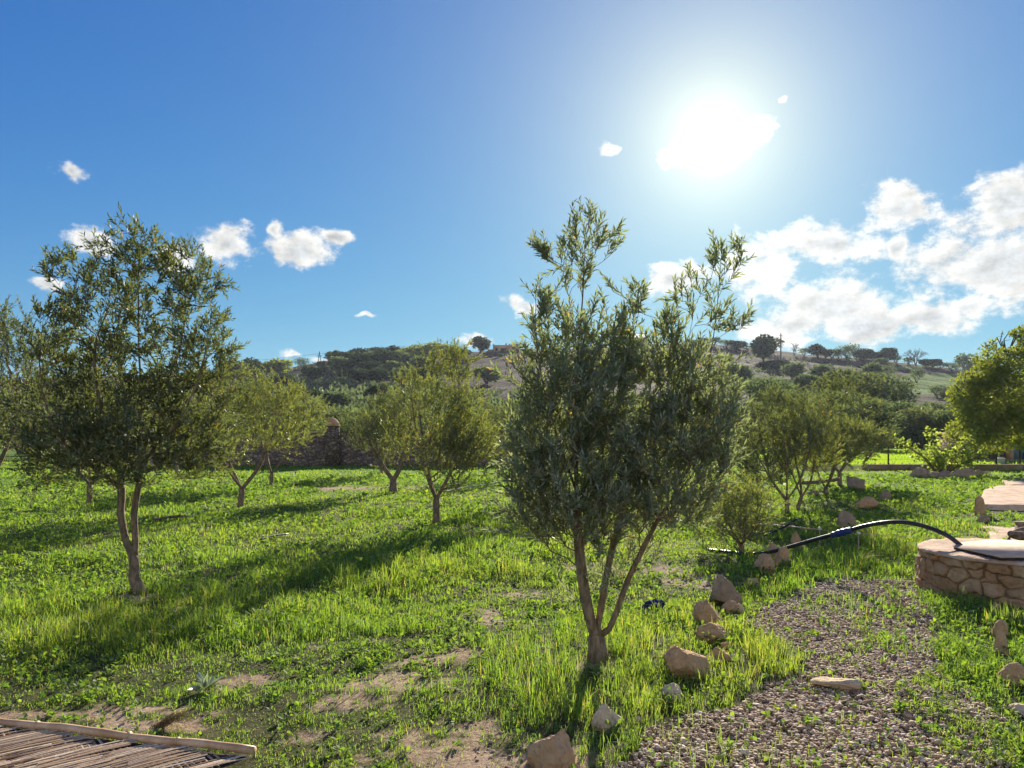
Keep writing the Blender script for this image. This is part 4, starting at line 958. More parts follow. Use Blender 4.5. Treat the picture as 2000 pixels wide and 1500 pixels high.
RK = [
 (1074,1516,98,92,201,'large tan pointed boulder at the bottom edge of the photo','stone',.8,.15),
 (1188,1434,62,52,202,'whitish blocky rock at the gravel edge, below the foot of the main tree trunk','stone_pale',.1,-.1),
 (1313,1376,48,40,203,'smaller round rock in tall grass just below the widest tan boulder','stone_pale',.2,0),
 (1340,1332,108,62,204,'widest tan boulder in tall grass to the right of the main tree trunk','stone',.35,.1),
 (1410,1298,40,28,205,'small rock tucked in behind the widest tan boulder','stone',.2,0),
 (1393,1258,68,42,206,'flat-lying tan rock in front of the tilted slab rock','stone',.2,.1),
 (1390,1226,66,54,207,'tilted tan slab rock left of the small round knob rock','stone',.35,-.3),
 (1429,1198,34,26,208,'small round reddish knob rock between two larger rocks','stone',.2,0),
 (1430,1182,76,58,209,'grey pointed wedge rock at the end of the bare earth patch','stone_grey',.55,-.5),
 (1491,1124,52,42,210,'broad tan rock under the black pipe, lowest of the three there','stone',.35,.2),
 (1524,1112,44,44,211,'leaning brown rock touching the black pipe from below','stone',.45,.35),
 (1516,1098,40,34,218,'rounded rock right under the black pipe, behind the leaning brown rock','stone',.3,.0),
 (1556,1072,26,36,212,'upright reddish rock standing just behind the black pipe','stone',.45,.1),
 (1655,1036,40,38,213,'dark squat upright rock standing behind the blue pipe coupling','stone_grey',.15,.1),
 (1698,992,44,22,214,'low brown rock in grass beyond the blue coupling, left of the small peaked rock','stone',.4,.1),
 (1734,978,28,20,215,'small peaked rock in the grass, farthest of the rock row','stone_grey',.6,0),
 (1590,968,24,12,216,'small dark rock in the grass beside the low yellowish olive trunk','stone_grey',.2,0),
 (1953,1212,30,38,220,'upright tan rock at the foot of the round well, topmost of the right-hand row','stone',.3,0),
 (1957,1244,30,36,221,'squat tan rock, second down in the right-hand row below the well','stone',.2,.2),
 (1968,1290,38,62,222,'pointed leaning tan rock, third down in the right-hand row below the well','stone',.6,-.3),
 (1972,1305,18,18,223,'tiny rock below the pointed leaning rock by the right edge','stone_pale',.2,0),
 (1986,1342,56,46,224,'wide tan rock at the right edge, below the pointed leaning rock','stone',.3,.2),
 (1997,1404,46,22,225,'flat pinkish rock cut by the right edge, lowest of the right-hand row','stone_pale',.1,0),
 (1917,1008,22,40,226,'upright round-topped stone at the corner of the raised stone terrace','stone',.25,0),
 (1924,1022,26,20,227,'low stone at the foot of the upright round-topped stone','stone_grey',.3,.1),
 (1445,1196,20,18,229,'small pale rock lying right of the grey pointed wedge rock','stone_pale',.2,0),
 (1420,1272,22,16,230,'tiny tan rock right of the flat-lying tan rock','stone',.2,0),
 (1368,1300,20,14,231,'tiny rock wedged above the widest tan boulder','stone',.2,0),
 (1472,1146,24,22,232,'small brown rock left of the broad tan rock by the pipe','stone',.3,0),
 (1250,1412,20,12,233,'small stone between the whitish blocky rock and the gravel','stone_pale',.2,0),
 (1676,958,40,34,228,'dark blue-grey boulder in the grass right of the low yellowish olive','stone_grey',.3,-.2),
]
for a in RK:
    rock(*a[:5], a[5], a[6], a[7], a[8], rz=0.0)
for k, (px, py, wp, hp, lab) in enumerate([(1803,933,44,20,'leftmost rock of the ring round the fig tree'), (1829,936,34,16,'rock in the ring round the fig tree, second from the left'), (1856,937,36,18,'rock in the ring round the fig tree, directly under its trunk'),
        (1890,934,48,20,'wide dark rock in the ring round the fig tree, right of its trunk'), (1918,930,26,14,'small rock at the right end of the fig tree ring')]):
    rock(px, py, wp, hp, 240+k, lab, 'stone_grey', .2, 0, group='rocks ringing the fig tree')
rock(1930, 927, 12, 9, 250, 'bright white stone beside the fig tree ring', 'stone_pale', .2, 0)
rock(1645, 1353, 104, 20, 251, 'flat pale stone slab lying in the gravel path', 'stone_pale', 0, 0, depth=.55, name='flat_stone')
rock(1675, 1184, 40, 9, 252, 'thin flat stone set in the gravel near the well, left of its pair', 'stone_pale', 0, 0, depth=.5, name='flat_stone')
rock(1748, 1187, 46, 9, 253, 'thin flat stone set in the gravel near the well, right of its pair', 'stone', 0, 0, depth=.5, name='flat_stone')

# ------------------------------------------------------------------ gravel
r = np.random.default_rng(15)
def sample_fan(n, d0, d1, a0, a1, p=2.0, r=r):
    u = r.random(n); d = d0*(d1/d0)**u if p == 2.0 else (d0**(2-p)+u*(d1**(2-p)-d0**(2-p)))**(1/(2-p))
    return r.uniform(a0, a1, n)*d, d
n_ = 95000
x_, y_ = sample_fan(n_, 3.7, 9.6, -0.05, 0.78, 1.0)
g_, s_, de_, h_, w__, tl_ = masks(x_, y_)
kp = (g_ > .5) | ((g_ <= .5) & (r.random(n_) < .012+.03*s_)); x_, y_ = x_[kp], y_[kp]; n_ = len(x_)
V0, F0 = IC1; sz = .0050+.011*r.random(n_)**1.7+.010*(r.random(n_) < .04)
a_ = r.uniform(0, 6.283, n_); ax = sz*r.uniform(.8, 1.35, n_); ay = sz*r.uniform(.6, 1.0, n_); azz = sz*r.uniform(.4, .75, n_)
Vb = V0[None]*(1+(r.random((n_, len(V0), 1))-.5)*.34)*np.stack([ax, ay, azz], 1)[:, None]
ti = r.normal(size=n_)*.35; Vb = np.stack([Vb[..., 0], Vb[..., 1]*np.cos(ti)[:, None]-Vb[..., 2]*np.sin(ti)[:, None], Vb[..., 1]*np.sin(ti)[:, None]+Vb[..., 2]*np.cos(ti)[:, None]], -1)
Vb = np.stack([Vb[..., 0]*np.cos(a_)[:, None]-Vb[..., 1]*np.sin(a_)[:, None], Vb[..., 0]*np.sin(a_)[:, None]+Vb[..., 1]*np.cos(a_)[:, None], Vb[..., 2]], -1)
gzz = gz(x_, y_)+(fbm(x_*9, y_*9, seed=77, oct=3)-.5)*.03
Vb = Vb+np.stack([x_, y_, gzz+azz*.55], 1)[:, None]
Fb = (np.arange(n_)[:, None, None]*len(V0)+F0[None]).reshape(-1, 3)
m, n = mat('pebble'); M['pebble'] = m
c = rnd_ramp(n, attr(n, 'rnd'), [(0, (0.20, 0.135, 0.08)), (.35, (0.38, 0.262, 0.16)), (.7, (0.55, 0.405, 0.265)), (.93, (0.68, 0.56, 0.42)), (1, (0.80, 0.69, 0.54))])
principled(n, c, .8, None, .3)
tag(mesh_obj('gravel', Vb.reshape(-1, 3), Fb, None, M['pebble'], None, {'rnd': np.repeat(r.random(n_), len(V0))}, smooth=True), 'brown pebble gravel of the garden path', 'gravel', kind='stuff')

# ------------------------------------------------------------------ grass
OBST = [(5.85, 9.0, 1.0)]
def grass_mesh(n, d0, d1, seed, wk):
    r = np.random.default_rng(seed); x, y = sample_fan(n, d0, d1, -.86, .86, 2.0, r)
    g_, s_, de, hh, wd, tall = masks(x, y)
    ok = r.random(n) < de
    for ox_, oy_, orr in OBST: ok &= np.hypot(x-ox_, y-oy_) > orr
    ok &= ~((y > 17.2) & (y < 24.3) & (x > 11.2+(y-18)*.65))   # raised terrace
    ok &= ~((y > 10) & (y < 14.8) & (x > 8.0+np.maximum(y-12, 0)*.45))
    if d0 < 6: ok &= ~((x < -1.47) & (y < 4.43-(x+1.5)*.26) & (x > -6))
    x, y, hh, tall, wd = x[ok], y[ok], hh[ok], tall[ok], wd[ok]; n = len(x)
    z = gz(x, y)
    cl = vnoise(x*6, y*6, None, 3)
    h = hh*r.uniform(.35, 1.45, n)*(.45+1.1*cl)
    h = np.where((y > 12), h*.95, h)
    wdt = wk*y*r.uniform(.6, 1.4, n)
    a = r.uniform(0, 6.283, n); lean = r.uniform(.05, 1.0, n)**.8*1.15
    ld = np.stack([np.cos(a), np.sin(a), np.zeros(n)], 1); fa = a+math.pi/2+r.normal(size=n)*.5
    sd_ = np.stack([np.cos(fa), np.sin(fa), np.zeros(n)], 1)
    b = np.stack([x, y, z-.005], 1); up = np.array([0, 0, 1.0])
    m1 = b+up*(h*.55)[:, None]+ld*(h*lean*.25)[:, None]; tp_ = b+up*(h*(1-.35*lean))[:, None]+ld*(h*lean*.85)[:, None]
    W = wdt[:, None]
    V = np.stack([b-sd_*W*.5, b+sd_*W*.5, m1+sd_*W*.42, m1-sd_*W*.42, tp_], 1).reshape(-1, 3)
    k = np.arange(n)[:, None]*5
    big = vnoise(x*.5, y*.5, None, 12); rv = np.clip(.30+.25*r.random(n)+.35*(big-.5)+.2*(cl-.5), 0, .9)
    rv = np.where(r.random(n) < .03+.10*(tall > .4), r.uniform(.9, 1, n), rv)
    return V, k+np.array([[3, 2, 4]]), k+np.array([[0, 1, 2, 3]]), np.repeat(rv, 5)
V, a3, a4, rv = grass_mesh(720000, 3.6, 50.0, 31, .00085)
tag(mesh_obj('grass', V, a3, a4, M['grass'], None, {'rnd': rv}), 'bright green grass covering the olive field', 'grass', kind='stuff')
# grass of the strip beyond the low kerb
r = np.random.default_rng(41); n_ = 50000; y_ = r.uniform(36.6, 74, n_); x_ = r.uniform(13.8, 48, n_)
b = np.stack([x_, y_, np.full(n_, .24)], 1); a = r.uniform(0, 6.283, n_); sd_ = np.stack([np.cos(a), np.sin(a)*0, 0*a], 1); h = r.uniform(.06, .16, n_)[:, None]
W = .05; tp_ = b+np.array([0, 0, 1])*h+r.normal(size=(n_, 3))*.03
V = np.stack([b-sd_*W, b+sd_*W, tp_], 1).reshape(-1, 3)
tag(mesh_obj('grass', V, np.arange(n_*3).reshape(-1, 3), None, M['grass'], None, {'rnd': np.repeat(r.uniform(.3, .7, n_), 3)}), 'short grass on the level strip beyond the low kerb', 'grass', kind='stuff')
# broad-leaved weeds
r = np.random.default_rng(51); n_ = 82000; x_, y_ = sample_fan(n_, 3.7, 32, -.86, .86, 2.0, r)
g_, s_, de, hh, wd, tall = masks(x_, y_)
ok = (r.random(n_) < (de*(.25+.75*wd)*(.55 if True else 1)+.04*(g_ > .5)))&(tall < 1.1)
ok &= ~((x_ < -1.47) & (y_ < 4.43-(x_+1.5)*.26)); ok &= np.hypot(x_-5.85, y_-9) > 1.0
ok &= ~((y_ > 17.2) & (y_ < 24.3) & (x_ > 11.2+(y_-18)*.65)); ok &= ~((y_ > 10) & (y_ < 14.8) & (x_ > 8.0+np.maximum(y_-12, 0)*.45))
x_, y_, hh = x_[ok], y_[ok], hh[ok]; n_ = len(x_); k_ = 4
P_ = np.repeat(np.stack([x_, y_, gz(x_, y_)], 1), k_, 0); sc_ = np.repeat((.012+.0032*y_)*r.uniform(.6, 1.3, n_), k_); m_ = len(P_)
a = r.uniform(0, 6.283, m_); elv = r.uniform(.1, 1.0, m_)
dv = np.stack([np.cos(a)*np.cos(elv), np.sin(a)*np.cos(elv), np.sin(elv)], 1); P_[:, 2] += np.repeat(hh, k_)*r.uniform(.0, .8, m_)
V, f3, rn = leaf_cloud(P_+dv*sc_[:, None]*.3, dv, nrm(np.array([0, 0, 1.0])+r.normal(size=(m_, 3))*.45), sc_*1.3, sc_*.85, r.uniform(0, 1, m_), .12)
tag(mesh_obj('weeds', V, f3, None, M['weed'], None, {'rnd': rn}), 'leafy low weeds growing among the grass', 'weeds', kind='stuff')

# a clump of pale broad leaves in the left foreground
x, y = G(400, 1352)
root = empty('broad_leaf_plant', (x, y, g1z(x, y)), 'small plant with pale shining leaves at the edge of bare soil, lower left', 'plant')
mb = MB(); r = np.random.default_rng(6); m_ = 22; a = r.uniform(0, 6.283, m_); e = r.uniform(.3, 1.3, m_); dv = np.stack([np.cos(a)*np.cos(e), np.sin(a)*np.cos(e), np.sin(e)], 1)
V, f3, rn = leaf_cloud(np.zeros((m_, 3))+dv*.02, dv, nrm(np.array([0, -.3, 1.0])+r.normal(size=(m_, 3))*.3), r.uniform(.09, .17, m_), r.uniform(.025, .045, m_), r.uniform(.3, .8, m_)); mb.add(V, f3, None, rn)
mb.build('leaves', M['pale_leaf'], root)
x, y = G(310, 1422); mb = MB(); r = np.random.default_rng(16)
for k in range(90):
    a = r.uniform(-.5, .9); q = r.uniform(.08, .24); mb.tube([[r.normal()*.03, r.normal()*.03, 0], [math.cos(a)*q*.5, r.normal()*.04, .05], [math.cos(a)*q, r.normal()*.08, .05+r.uniform(-.03, .06)]], [.0016, .0013, .0006], 3, .5, False)
o = mb.build('dry_grass_tuft', M['drygrass']); o.location = (x, y, g1z(x, y)); tag(o, 'dry brown grass tuft lying beside the edge pole of the cane mat', 'grass tuft')

# ------------------------------------------------------------------ woven cane mat, bottom left
root = empty('cane_mat', (-1.49, 4.39, .035), 'woven split-cane mat with a pole along its edge, lying in the bottom left corner', 'mat')
p0 = np.array([0, 0, .035]); p1 = np.array([-1.73, .44, .035]); e1 = nrm(p1-p0); e2 = np.array([-e1[1], e1[0], 0])*1.0
if e2[1] > 0: e2 = -e2   # e2 points towards the viewer
mb = MB(); r = np.random.default_rng(17)
NW = 26; LEN = 3.0; 
pts = [p0+e1*(-.02+LEN*t)+np.array([0, 0, .006*math.sin(t*19)]) for t in np.linspace(0, 1, 30)]
mb.tube(pts, [.024+.002*math.sin(i*2.1) for i in range(30)], 10)
for t in np.linspace(.05, .95, 9): c = p0+e1*LEN*t; mb.tube([c-e1*.006, c+e1*.006], [.0275, .0275], 10)
mb.build('edge_pole', M['cane'], root, smooth=True)
mb = MB()
# twill weave: long canes along f1, cross canes along f2, both flat strips passing over and under
f1 = nrm(e1*-.80+e2*-.60); f1 = nrm(np.array([.76, .65, 0])); f2 = nrm(np.array([.62, -.78, 0]))
def strip(c, d, L_, w_, z, a, th_=.004):
    s = np.cross(d, [0, 0, 1.0]); s = nrm(s)
    q = c-d*L_/2; e = c+d*L_/2
    xs_ = []
    for t in (0, .33, .66, 1):
        p = q+(e-q)*t; p = p+np.array([0, 0, z+.006*math.sin(t*3.14)])
        xs_ += [p-s*w_/2, p-s*w_*.2+np.array([0, 0, th_]), p+s*w_*.2+np.array([0, 0, th_]), p+s*w_/2]
    f = []
    for i_ in range(3):
        for j_ in range(3): k_ = i_*4+j_; f.append([k_, k_+1, k_+5, k_+4])
    mb.add(np.array(xs_), None, f, a)
inside = lambda c: (np.dot(c-p0, e2) > .02) and (np.dot(c-p0, e1) > -.04+.36*np.dot(c-p0, e2)) and np.dot(c-p0, e2) < 1.5
cellu, cellv = .50, .17
gi = 0
for iu in range(-14, 9):
    for iv in range(-26, 22):
        off = (iv % 3)*cellu/3
        c = np.array([-1.2, -.5, 0])+f1*(iu*cellu*.78+off)+f2*(iv*.062*1.6)
        if not inside(c): continue
        if np.dot(c-p0, e1) > LEN: continue
        for s in range(5):
            cc2 = c+f2*((s-2)*.019+r.normal()*.003)+f1*r.normal()*.03; L_ = r.uniform(.36, .56)
            # keep the ends inside the pole line
            dd_ = np.dot(cc2+f1*L_/2-p0, e2)
            if dd_ < .0: cc2 = cc2+f1*(dd_/max(1e-3, -np.dot(f1, e2)))*-1.0*-1.0
            strip(cc2, nrm(f1+f2*r.normal()*.03), L_, r.uniform(.011, .017), .010+.012*((iv+iu) % 2)+r.uniform(0, .008), r.random())
for iv in range(-60, 60):
    c0 = np.array([-1.2, -.5, 0])+f1*(iv*.034)
    for iu in range(-10, 11):
        c = c0+f2*(iu*.17)
        if inside(c) and np.dot(c-p0, e2) > .07 and np.dot(c-p0, e1) < LEN and r.random() < .9: strip(c, f2, .17, .016, .008, r.random()*.6)
mb.build('woven_canes', M['woven'], root)
mb = MB(); mb.add([p0-e1*.0-e2*-.02, p0+e1*LEN, p0+e1*LEN+e2*1.5, p0+e1*.5+e2*1.4], None, [[0, 1, 2, 3]])
for v_ in mb.V: v_[:, 2] = .004
o = mb.build('mat_backing', simple('dark_cane_backing', (.05, .035, .025), (.10, .075, .05), .9, 30), root)

# ------------------------------------------------------------------ round stone well with lid
WX, WY, WR, WH = 5.85, 9.0, .96, .50
root = empty('stone_well', (WX, WY, 0), 'low round rubble-stone well at the right edge, with a black pipe going into it', 'well')
r = np.random.default_rng(19)
NTh, NZ = 620, 90
th = np.linspace(0, 2*math.pi, NTh, endpoint=False); zz = np.linspace(-.08, WH-.045, NZ); T_, Z_ = np.meshgrid(th, zz)
arc = T_*WR; per = 2*math.pi*WR
seeds = []
zr = -.08
for rowh in (.20, .11, .14, .10):
    a = r.uniform(0, .2)
    while a < per: 
        wdt = r.uniform(.12, .42)*(1.15 if rowh > .15 else .75); seeds.append((a+wdt/2, zr+rowh/2+r.uniform(-.02, .02))); a += wdt
    zr += rowh
seeds = np.array(seeds); warp = (fbm(arc*5, Z_*5, seed=6)-.5)*.16; warp2 = (fbm(arc*5+7, Z_*5, seed=8)-.5)*.13
best = np.full(arc.shape, 9.0); sec = np.full(arc.shape, 9.0); idx = np.zeros(arc.shape, int)
for k, (sa, sz_) in enumerate(seeds):
    da = np.abs(arc+warp-sa); da = np.minimum(da, per-da); q = np.hypot(da*.62, (Z_+warp2-sz_)*1.25)
    up_ = q < best; sec = np.where(up_, best, np.minimum(sec, q)); idx = np.where(up_, k, idx); best = np.where(up_, q, best)
edge = sec-best; st_ = sstep(edge, .002, .022+.03*vnoise(arc*3, Z_*4, None, 7)); hs = r.uniform(-.012, .022, len(seeds))[idx]
tilt = (r.uniform(-.16, .16, len(seeds))[idx]*(arc-seeds[idx, 0])*(np.abs(arc-seeds[idx, 0]) < .5)+r.uniform(-.25, .1, len(seeds))[idx]*(Z_-seeds[idx, 1]))
disp = st_*(.026+hs+np.clip(tilt, -.03, .03))+(fbm(arc*14, Z_*14, seed=9)-.5)*.034+(fbm(arc*45, Z_*45, seed=19)-.5)*.008-.012
R_ = WR+disp; V = np.stack([R_*np.cos(T_), R_*np.sin(T_), Z_], -1).reshape(-1, 3)
i = np.arange(NZ-1)[:, None]*NTh; j = np.arange(NTh)[None]; jn = (j+1) % NTh
f4 = np.stack([i+j, i+jn, i+NTh+jn, i+NTh+j], -1).reshape(-1, 4)
tone = r.uniform(0, .42, len(seeds))[idx]; rnd_ = np.where(st_ < .3, .50+.3*vnoise(arc*5, Z_*5, None, 4), tone)
mesh_obj('masonry_wall', V, None, f4, M['masonry'], root, {'rnd': rnd_.ravel()}, smooth=True)
# rim
rad_ = np.array([WR-.02, WR+.012, WR+.02, WR-.0, WR-.05, WR-.15, WR-.25, WR-.35, WR-.42, WR-.42]); rzz = np.array([WH-.05, WH-.045, WH-.022, WH-.004, WH, WH, WH, WH, WH-.01, WH-.4])
T2, K2 = np.meshgrid(th, np.arange(len(rad_))); RA = rad_[K2]+(fbm(T2*WR*7, K2*0+1., seed=14)-.5)*.035*(K2 < 5); ZZ = rzz[K2]+(fbm(np.cos(T2)*RA*9, np.sin(T2)*RA*9, seed=15)-.5)*.030*(K2 > 2)*(K2 < 8)
V = np.stack([RA*np.cos(T2), RA*np.sin(T2), ZZ], -1).reshape(-1, 3); i = np.arange(len(rad_)-1)[:, None]*NTh
f4 = np.stack([i+j, i+jn, i+NTh+jn, i+NTh+j], -1).reshape(-1, 4)
mesh_obj('well_rim', V, None, f4, M['slab'], root, {'rnd': np.zeros(len(V))}, smooth=True)
# lid: bent sheet-steel cover (its own thing, it lies on the rim)
def prism(mb, poly, z0, z1, a=0.0):
    k = len(poly); V = [[p[0], p[1], z0] for p in poly]+[[p[0], p[1], z1] for p in poly]; c0 = len(V)
    ctr = np.mean(np.array(poly), 0); V += [[ctr[0], ctr[1], z0], [ctr[0], ctr[1], z1]]
    f3 = []; f4 = []
    for q in range(k):
        q2 = (q+1) % k; f4.append([q, q2, k+q2, k+q]); f3 += [[c0, q2, q], [c0+1, k+q, k+q2]]
    mb.add(V, f3, f4, a)
lp = [(5.16, 8.98), (5.23, 8.22), (6.1, 8.24), (6.62, 8.62), (6.60, 9.35), (5.95, 9.55), (5.42, 9.30)]
root = empty('well_lid', (5.85, 8.9, WH), 'flat dusty metal sheet covering the round stone well', 'lid')
lc = np.array([5.85, 8.9])
mb = MB(); prism(mb, [np.array(p)-lc for p in lp], .034, .040); mb.build('sheet', M['lid'], root)
mb = MB(); prism(mb, [(np.array(p)-lc)*.992 for p in lp], .006, .033); mb.build('underframe', M['rust'], root)
# pipe
root = empty('water_pipe', tuple(AT(1880, 1064, 9.1)), 'thick black plastic pipe arching over the grass into the round well', 'pipe')
o0 = np.array(root.location)
ctrl = [AT(1385,1084,11.8), AT(1392,1084,11.75), AT(1405,1084,11.7), AT(1460,1082,11.4), AT(1500,1079,11.1), AT(1560,1063,10.7), AT(1605,1050,10.4), AT(1645,1040,10.1), AT(1690,1027,9.85), AT(1735,1020,9.65), AT(1775,1021,9.5), AT(1815,1031,9.35), AT(1850,1046,9.2), AT(1872,1062,9.15), AT(1888,1076,9.1), AT(1893,1083,9.08)]
for c in ctrl[:4]: c[2] = max(c[2], .055)
def catmull(P_, k=6):
    P_ = np.array(P_); o_ = []
    for i in range(len(P_)-1):
        a, b, c, d = P_[max(i-1, 0)], P_[i], P_[i+1], P_[min(i+2, len(P_)-1)]
        for t in np.linspace(0, 1, k, endpoint=False): o_.append(.5*(2*b+(c-a)*t+(2*a-5*b+4*c-d)*t*t+(3*b-a-3*c+d)*t**3))
    o_.append(P_[-1]); return np.array(o_)
pp = catmull(ctrl)-o0; mb = MB(); mb.tube(pp, .0265, 14); mb.build('hose_body', M['pipe'], root, smooth=True)
cc3 = catmull([AT(1626,1045,10.25), AT(1636,1042.5,10.16), AT(1645,1040,10.1), AT(1656,1037,10.03), AT(1664,1034.5,9.98)], 4)-o0
mb = MB(); k = len(cc3); mb.tube(cc3, [.034+.010*math.sin(math.pi*i/(k-1))+(.005 if i % 4 < 2 else 0) for i in range(k)], 14); mb.build('coupling', M['blue'], root, smooth=True)
# small upright peg behind the rim
o = MB(); o.tube([[0, 0, -.05], [0, 0, .075]], [.016, .014], 8); o = o.build('wooden_peg', M['cane']); o.location = tuple(AT(1904, 1064, 9.85)); tag(o, 'short upright peg behind the lid on the far rim of the well', 'peg')

# ------------------------------------------------------------------ thin things lying about
def line_thing(name, label, cat, ctrl, rad, m_, n_=6, group=None):
    P_ = catmull(ctrl, 5); c = P_[0]; mb = MB(); mb.tube(P_-c, rad, n_); o = mb.build(name, M[m_], None, True); o.location = tuple(c); return tag(o, label, cat, group)
line_thing('cane_stick', 'pale cane stick propped in the grass left of the blue coupling', 'stick', [AT(1480,1023,13.6), AT(1540,1028,13.2), AT(1602,1035,12.8)], .014, 'cane')
root = empty('garden_string', tuple(AT(1602, 1052, 12.2)), 'taut garden string tied to two small stakes behind the black pipe', 'string'); o0 = np.array(root.location)
mb = MB(); mb.tube(catmull([AT(1602,1034,12.2), AT(1640,1040,11.9), AT(1677,1042,11.6), AT(1740,1046,11.2), AT(1830,1052,10.6)])-o0, .0035, 4); mb.build('string', M['string'], root)
for a, b, d in ((1601, 1032, 12.2), (1677, 1041, 11.6)):
    mb = MB(); p = AT(a, b, d)-o0; q = p.copy(); q[2] = -o0[2]-.05; mb.tube([q, p], [.008, .007], 5); mb.build('stake', M['string'], root)
    V, Fc = rock_geo(.07, .05, .05, 5+a, 0, 0, 3, IC3); mb = MB(); mb.add(V+p, Fc); mb.build('knot', M['white'], root)
line_thing('bent_hose', 'short dark bent hose with a pale end sticking up from the grass', 'hose', [AT(1490,1046,13.5), AT(1515,1037,13.3), AT(1536,1027,13.1), AT(1557,1013,13.0)], .016, 'pipe')
line_thing('drip_hose', 'thin pale drip hose crossing the grass right of the tall sunlit olive', 'hose', [np.array([*G(868,967), .10]), np.array([*G(905,960), .12]), np.array([*G(950,953), .12]), np.array([*G(1010,942), .11])], .022, 'string')
line_thing('drip_hose', 'short dark drip hose in the grass between the two near olives', 'hose', [np.array([*G(508,1062), .07]), np.array([*G(535,1056), .09]), np.array([*G(562,1051), .07])], .016, 'pipe')
line_thing('fallen_branch', 'dark fallen branch in the grass just right of the large dark olive trunk', 'branch', [np.array([*G(300,1022), .06]), np.array([*G(335,1018), .09]), np.array([*G(368,1014), .06])], .035, 'wood')
line_thing('twig', 'thin dark twig lying on the gravel near the right edge', 'twig', [np.array([*G(1885,1362), .02]), np.array([*G(1910,1382), .03]), np.array([*G(1935,1395), .025]), np.array([*G(1952,1410), .02])], .006, 'wood')
line_thing('fallen_log', 'pale sawn log lying in the grass beside the low yellowish olive', 'log', [AT(1568,943,25), AT(1600,941,25.2), AT(1640,936,25.6)], .06, 'wood', 8)
line_thing('cut_branch', 'pale cut branch stump sticking sideways at the right edge of the young olive pair', 'branch', [AT(1430,1080,12.4), AT(1440,1055,12.4), AT(1452,1020,12.4), AT(1462,1008,12.4)], .02, 'bark_dark')
# navy sheet bundle
x, y = G(1281, 1194); V, Fc = rock_geo(.25, .2, .17, 77, .35, .1, 6); V = V*(1+(fbm(V[:, 0]*30, V[:, 1]*30, V[:, 2]*14, seed=4)-.5)[:, None]*.25); V[:, 2] += .06
o = mesh_obj('plastic_bag', V, Fc, None, M['bluecloth'], None, {'rnd': np.zeros(len(V))}); o.location = (x, y+.08, g1z(x, y)); tag(o, 'crumpled navy blue bag on the grass behind the main tree', 'bag')
# driftwood and block by the well
root = empty('dead_branch', tuple(AT(1962, 1064, 10.9)), 'weathered dead branch lying on bare ground behind the well lid', 'branch'); o0 = np.array(root.location)
mb = MB(); mb.tube(catmull([AT(1962,1064,10.9), AT(1970,1052,11.0), AT(1977,1042,11.2), AT(1995,1034,11.4), AT(2040,1030,11.6)])-o0, [.012+.0012*i for i in range(25)], 7, rough=.2); mb.build('limb', M['wood'], root, smooth=True)
mb = MB(); mb.tube(catmull([AT(1969,1040,11.0), AT(1985,1046,11.0), AT(2010,1047,11.0), AT(2060,1050,11.0)])-o0, [.012, .03, .045, .05, .055, .06, .06, .06, .06, .06, .06, .06, .06, .06, .06, .06, .06, .06, .06][:19], 8, rough=.3); mb.build('thick_limb', M['wood'], root, smooth=True)
x, d = (2003-CX)/F*13.2, 13.2; mb = MB(); mb.box((0, 0, .09), (.24, .2, .42), .2); mb.box((0, 0, .31), (.27, .23, .03), .2)
o = mb.build('concrete_block', M['stone_grey']); o.location = (x, d, 0); tag(o, 'grey square concrete block standing at the right edge behind the dead branch', 'block')

# ------------------------------------------------------------------ raised stone terrace + paved ground on the right
def slab_thing(name, poly, z0, z1, m_, seed, jit=.03):
    # subdivided top so the surface is uneven; edges follow poly
    mb = MB(); poly = np.array(poly, float); k = len(poly); P_ = []
    for i in range(k):
        a, b = poly[i], poly[(i+1) % k]; n_ = max(2, int(np.linalg.norm(b-a)/.12))
        for t in np.linspace(0, 1, n_, endpoint=False): P_.append(a+(b-a)*t)
    P_ = np.array(P_); P_ += (np.stack([vnoise(P_[:, 0]*4, P_[:, 1]*4, None, seed), vnoise(P_[:, 0]*4, P_[:, 1]*4, None, seed+1)], 1)-.5)*jit*2
    c = P_.mean(0); K = len(P_); rings = []
    for s in (1.0, .985, .93, .8, .6, .4, .2, .05):
        q = c+(P_-c)*s; z = np.full(K, z1)+(fbm(q[:, 0]*3, q[:, 1]*3, seed=seed)-.5)*.03; z = z-(.012 if s == 1.0 else 0); rings.append(np.c_[q, z])
    V = np.vstack([np.c_[P_, np.full(K, z0)]]+rings); f4 = []
    for rg in range(len(rings)):
        for q in range(K): f4.append([rg*K+q, rg*K+(q+1) % K, (rg+1)*K+(q+1) % K, (rg+1)*K+q])
    f3 = [[len(rings)*K+q, len(rings)*K+(q+1) % K, (len(rings)+1)*K] for q in range(K)]; V = np.vstack([V, [[c[0], c[1], z1]]])
    return mesh_obj(name, V, f3, f4, M[m_], None, {'rnd': np.zeros(len(V))}, smooth=False)
o = slab_thing('stone_terrace', [(11.1, 18.0), (13.6, 17.6), (19, 17.3), (19, 24.3), (15.3, 24.2), (13.9, 22.6), (12.6, 20.6), (11.7, 19.3)], -.1, .16, 'slab', 3); tag(o, 'raised pale stone terrace cut off by the right edge', 'terrace')
o = slab_thing('terrace_step', [(12.0, 17.15), (19, 16.7), (19, 17.2), (12.2, 17.5)], -.1, .11, 'slab', 4); tag(o, 'lower step along the front of the raised stone terrace', 'step')
o = slab_thing('concrete_edging', [(16.3, 25.0), (20, 24.6), (24, 28.4), (18.6, 28.2), (17.2, 27.0)], -.1, .13, 'slab', 5); tag(o, 'pale round-edged paving behind the raised stone terrace', 'paving')
o = slab_thing('paved_ground', [(9.15, 14.9), (12.5, 14.5), (12.5, 9.7), (8.2, 10.3), (7.75, 12.2)], -.1, .035, 'slab', 6, .06); tag(o, kind='structure'); o.name = 'path'
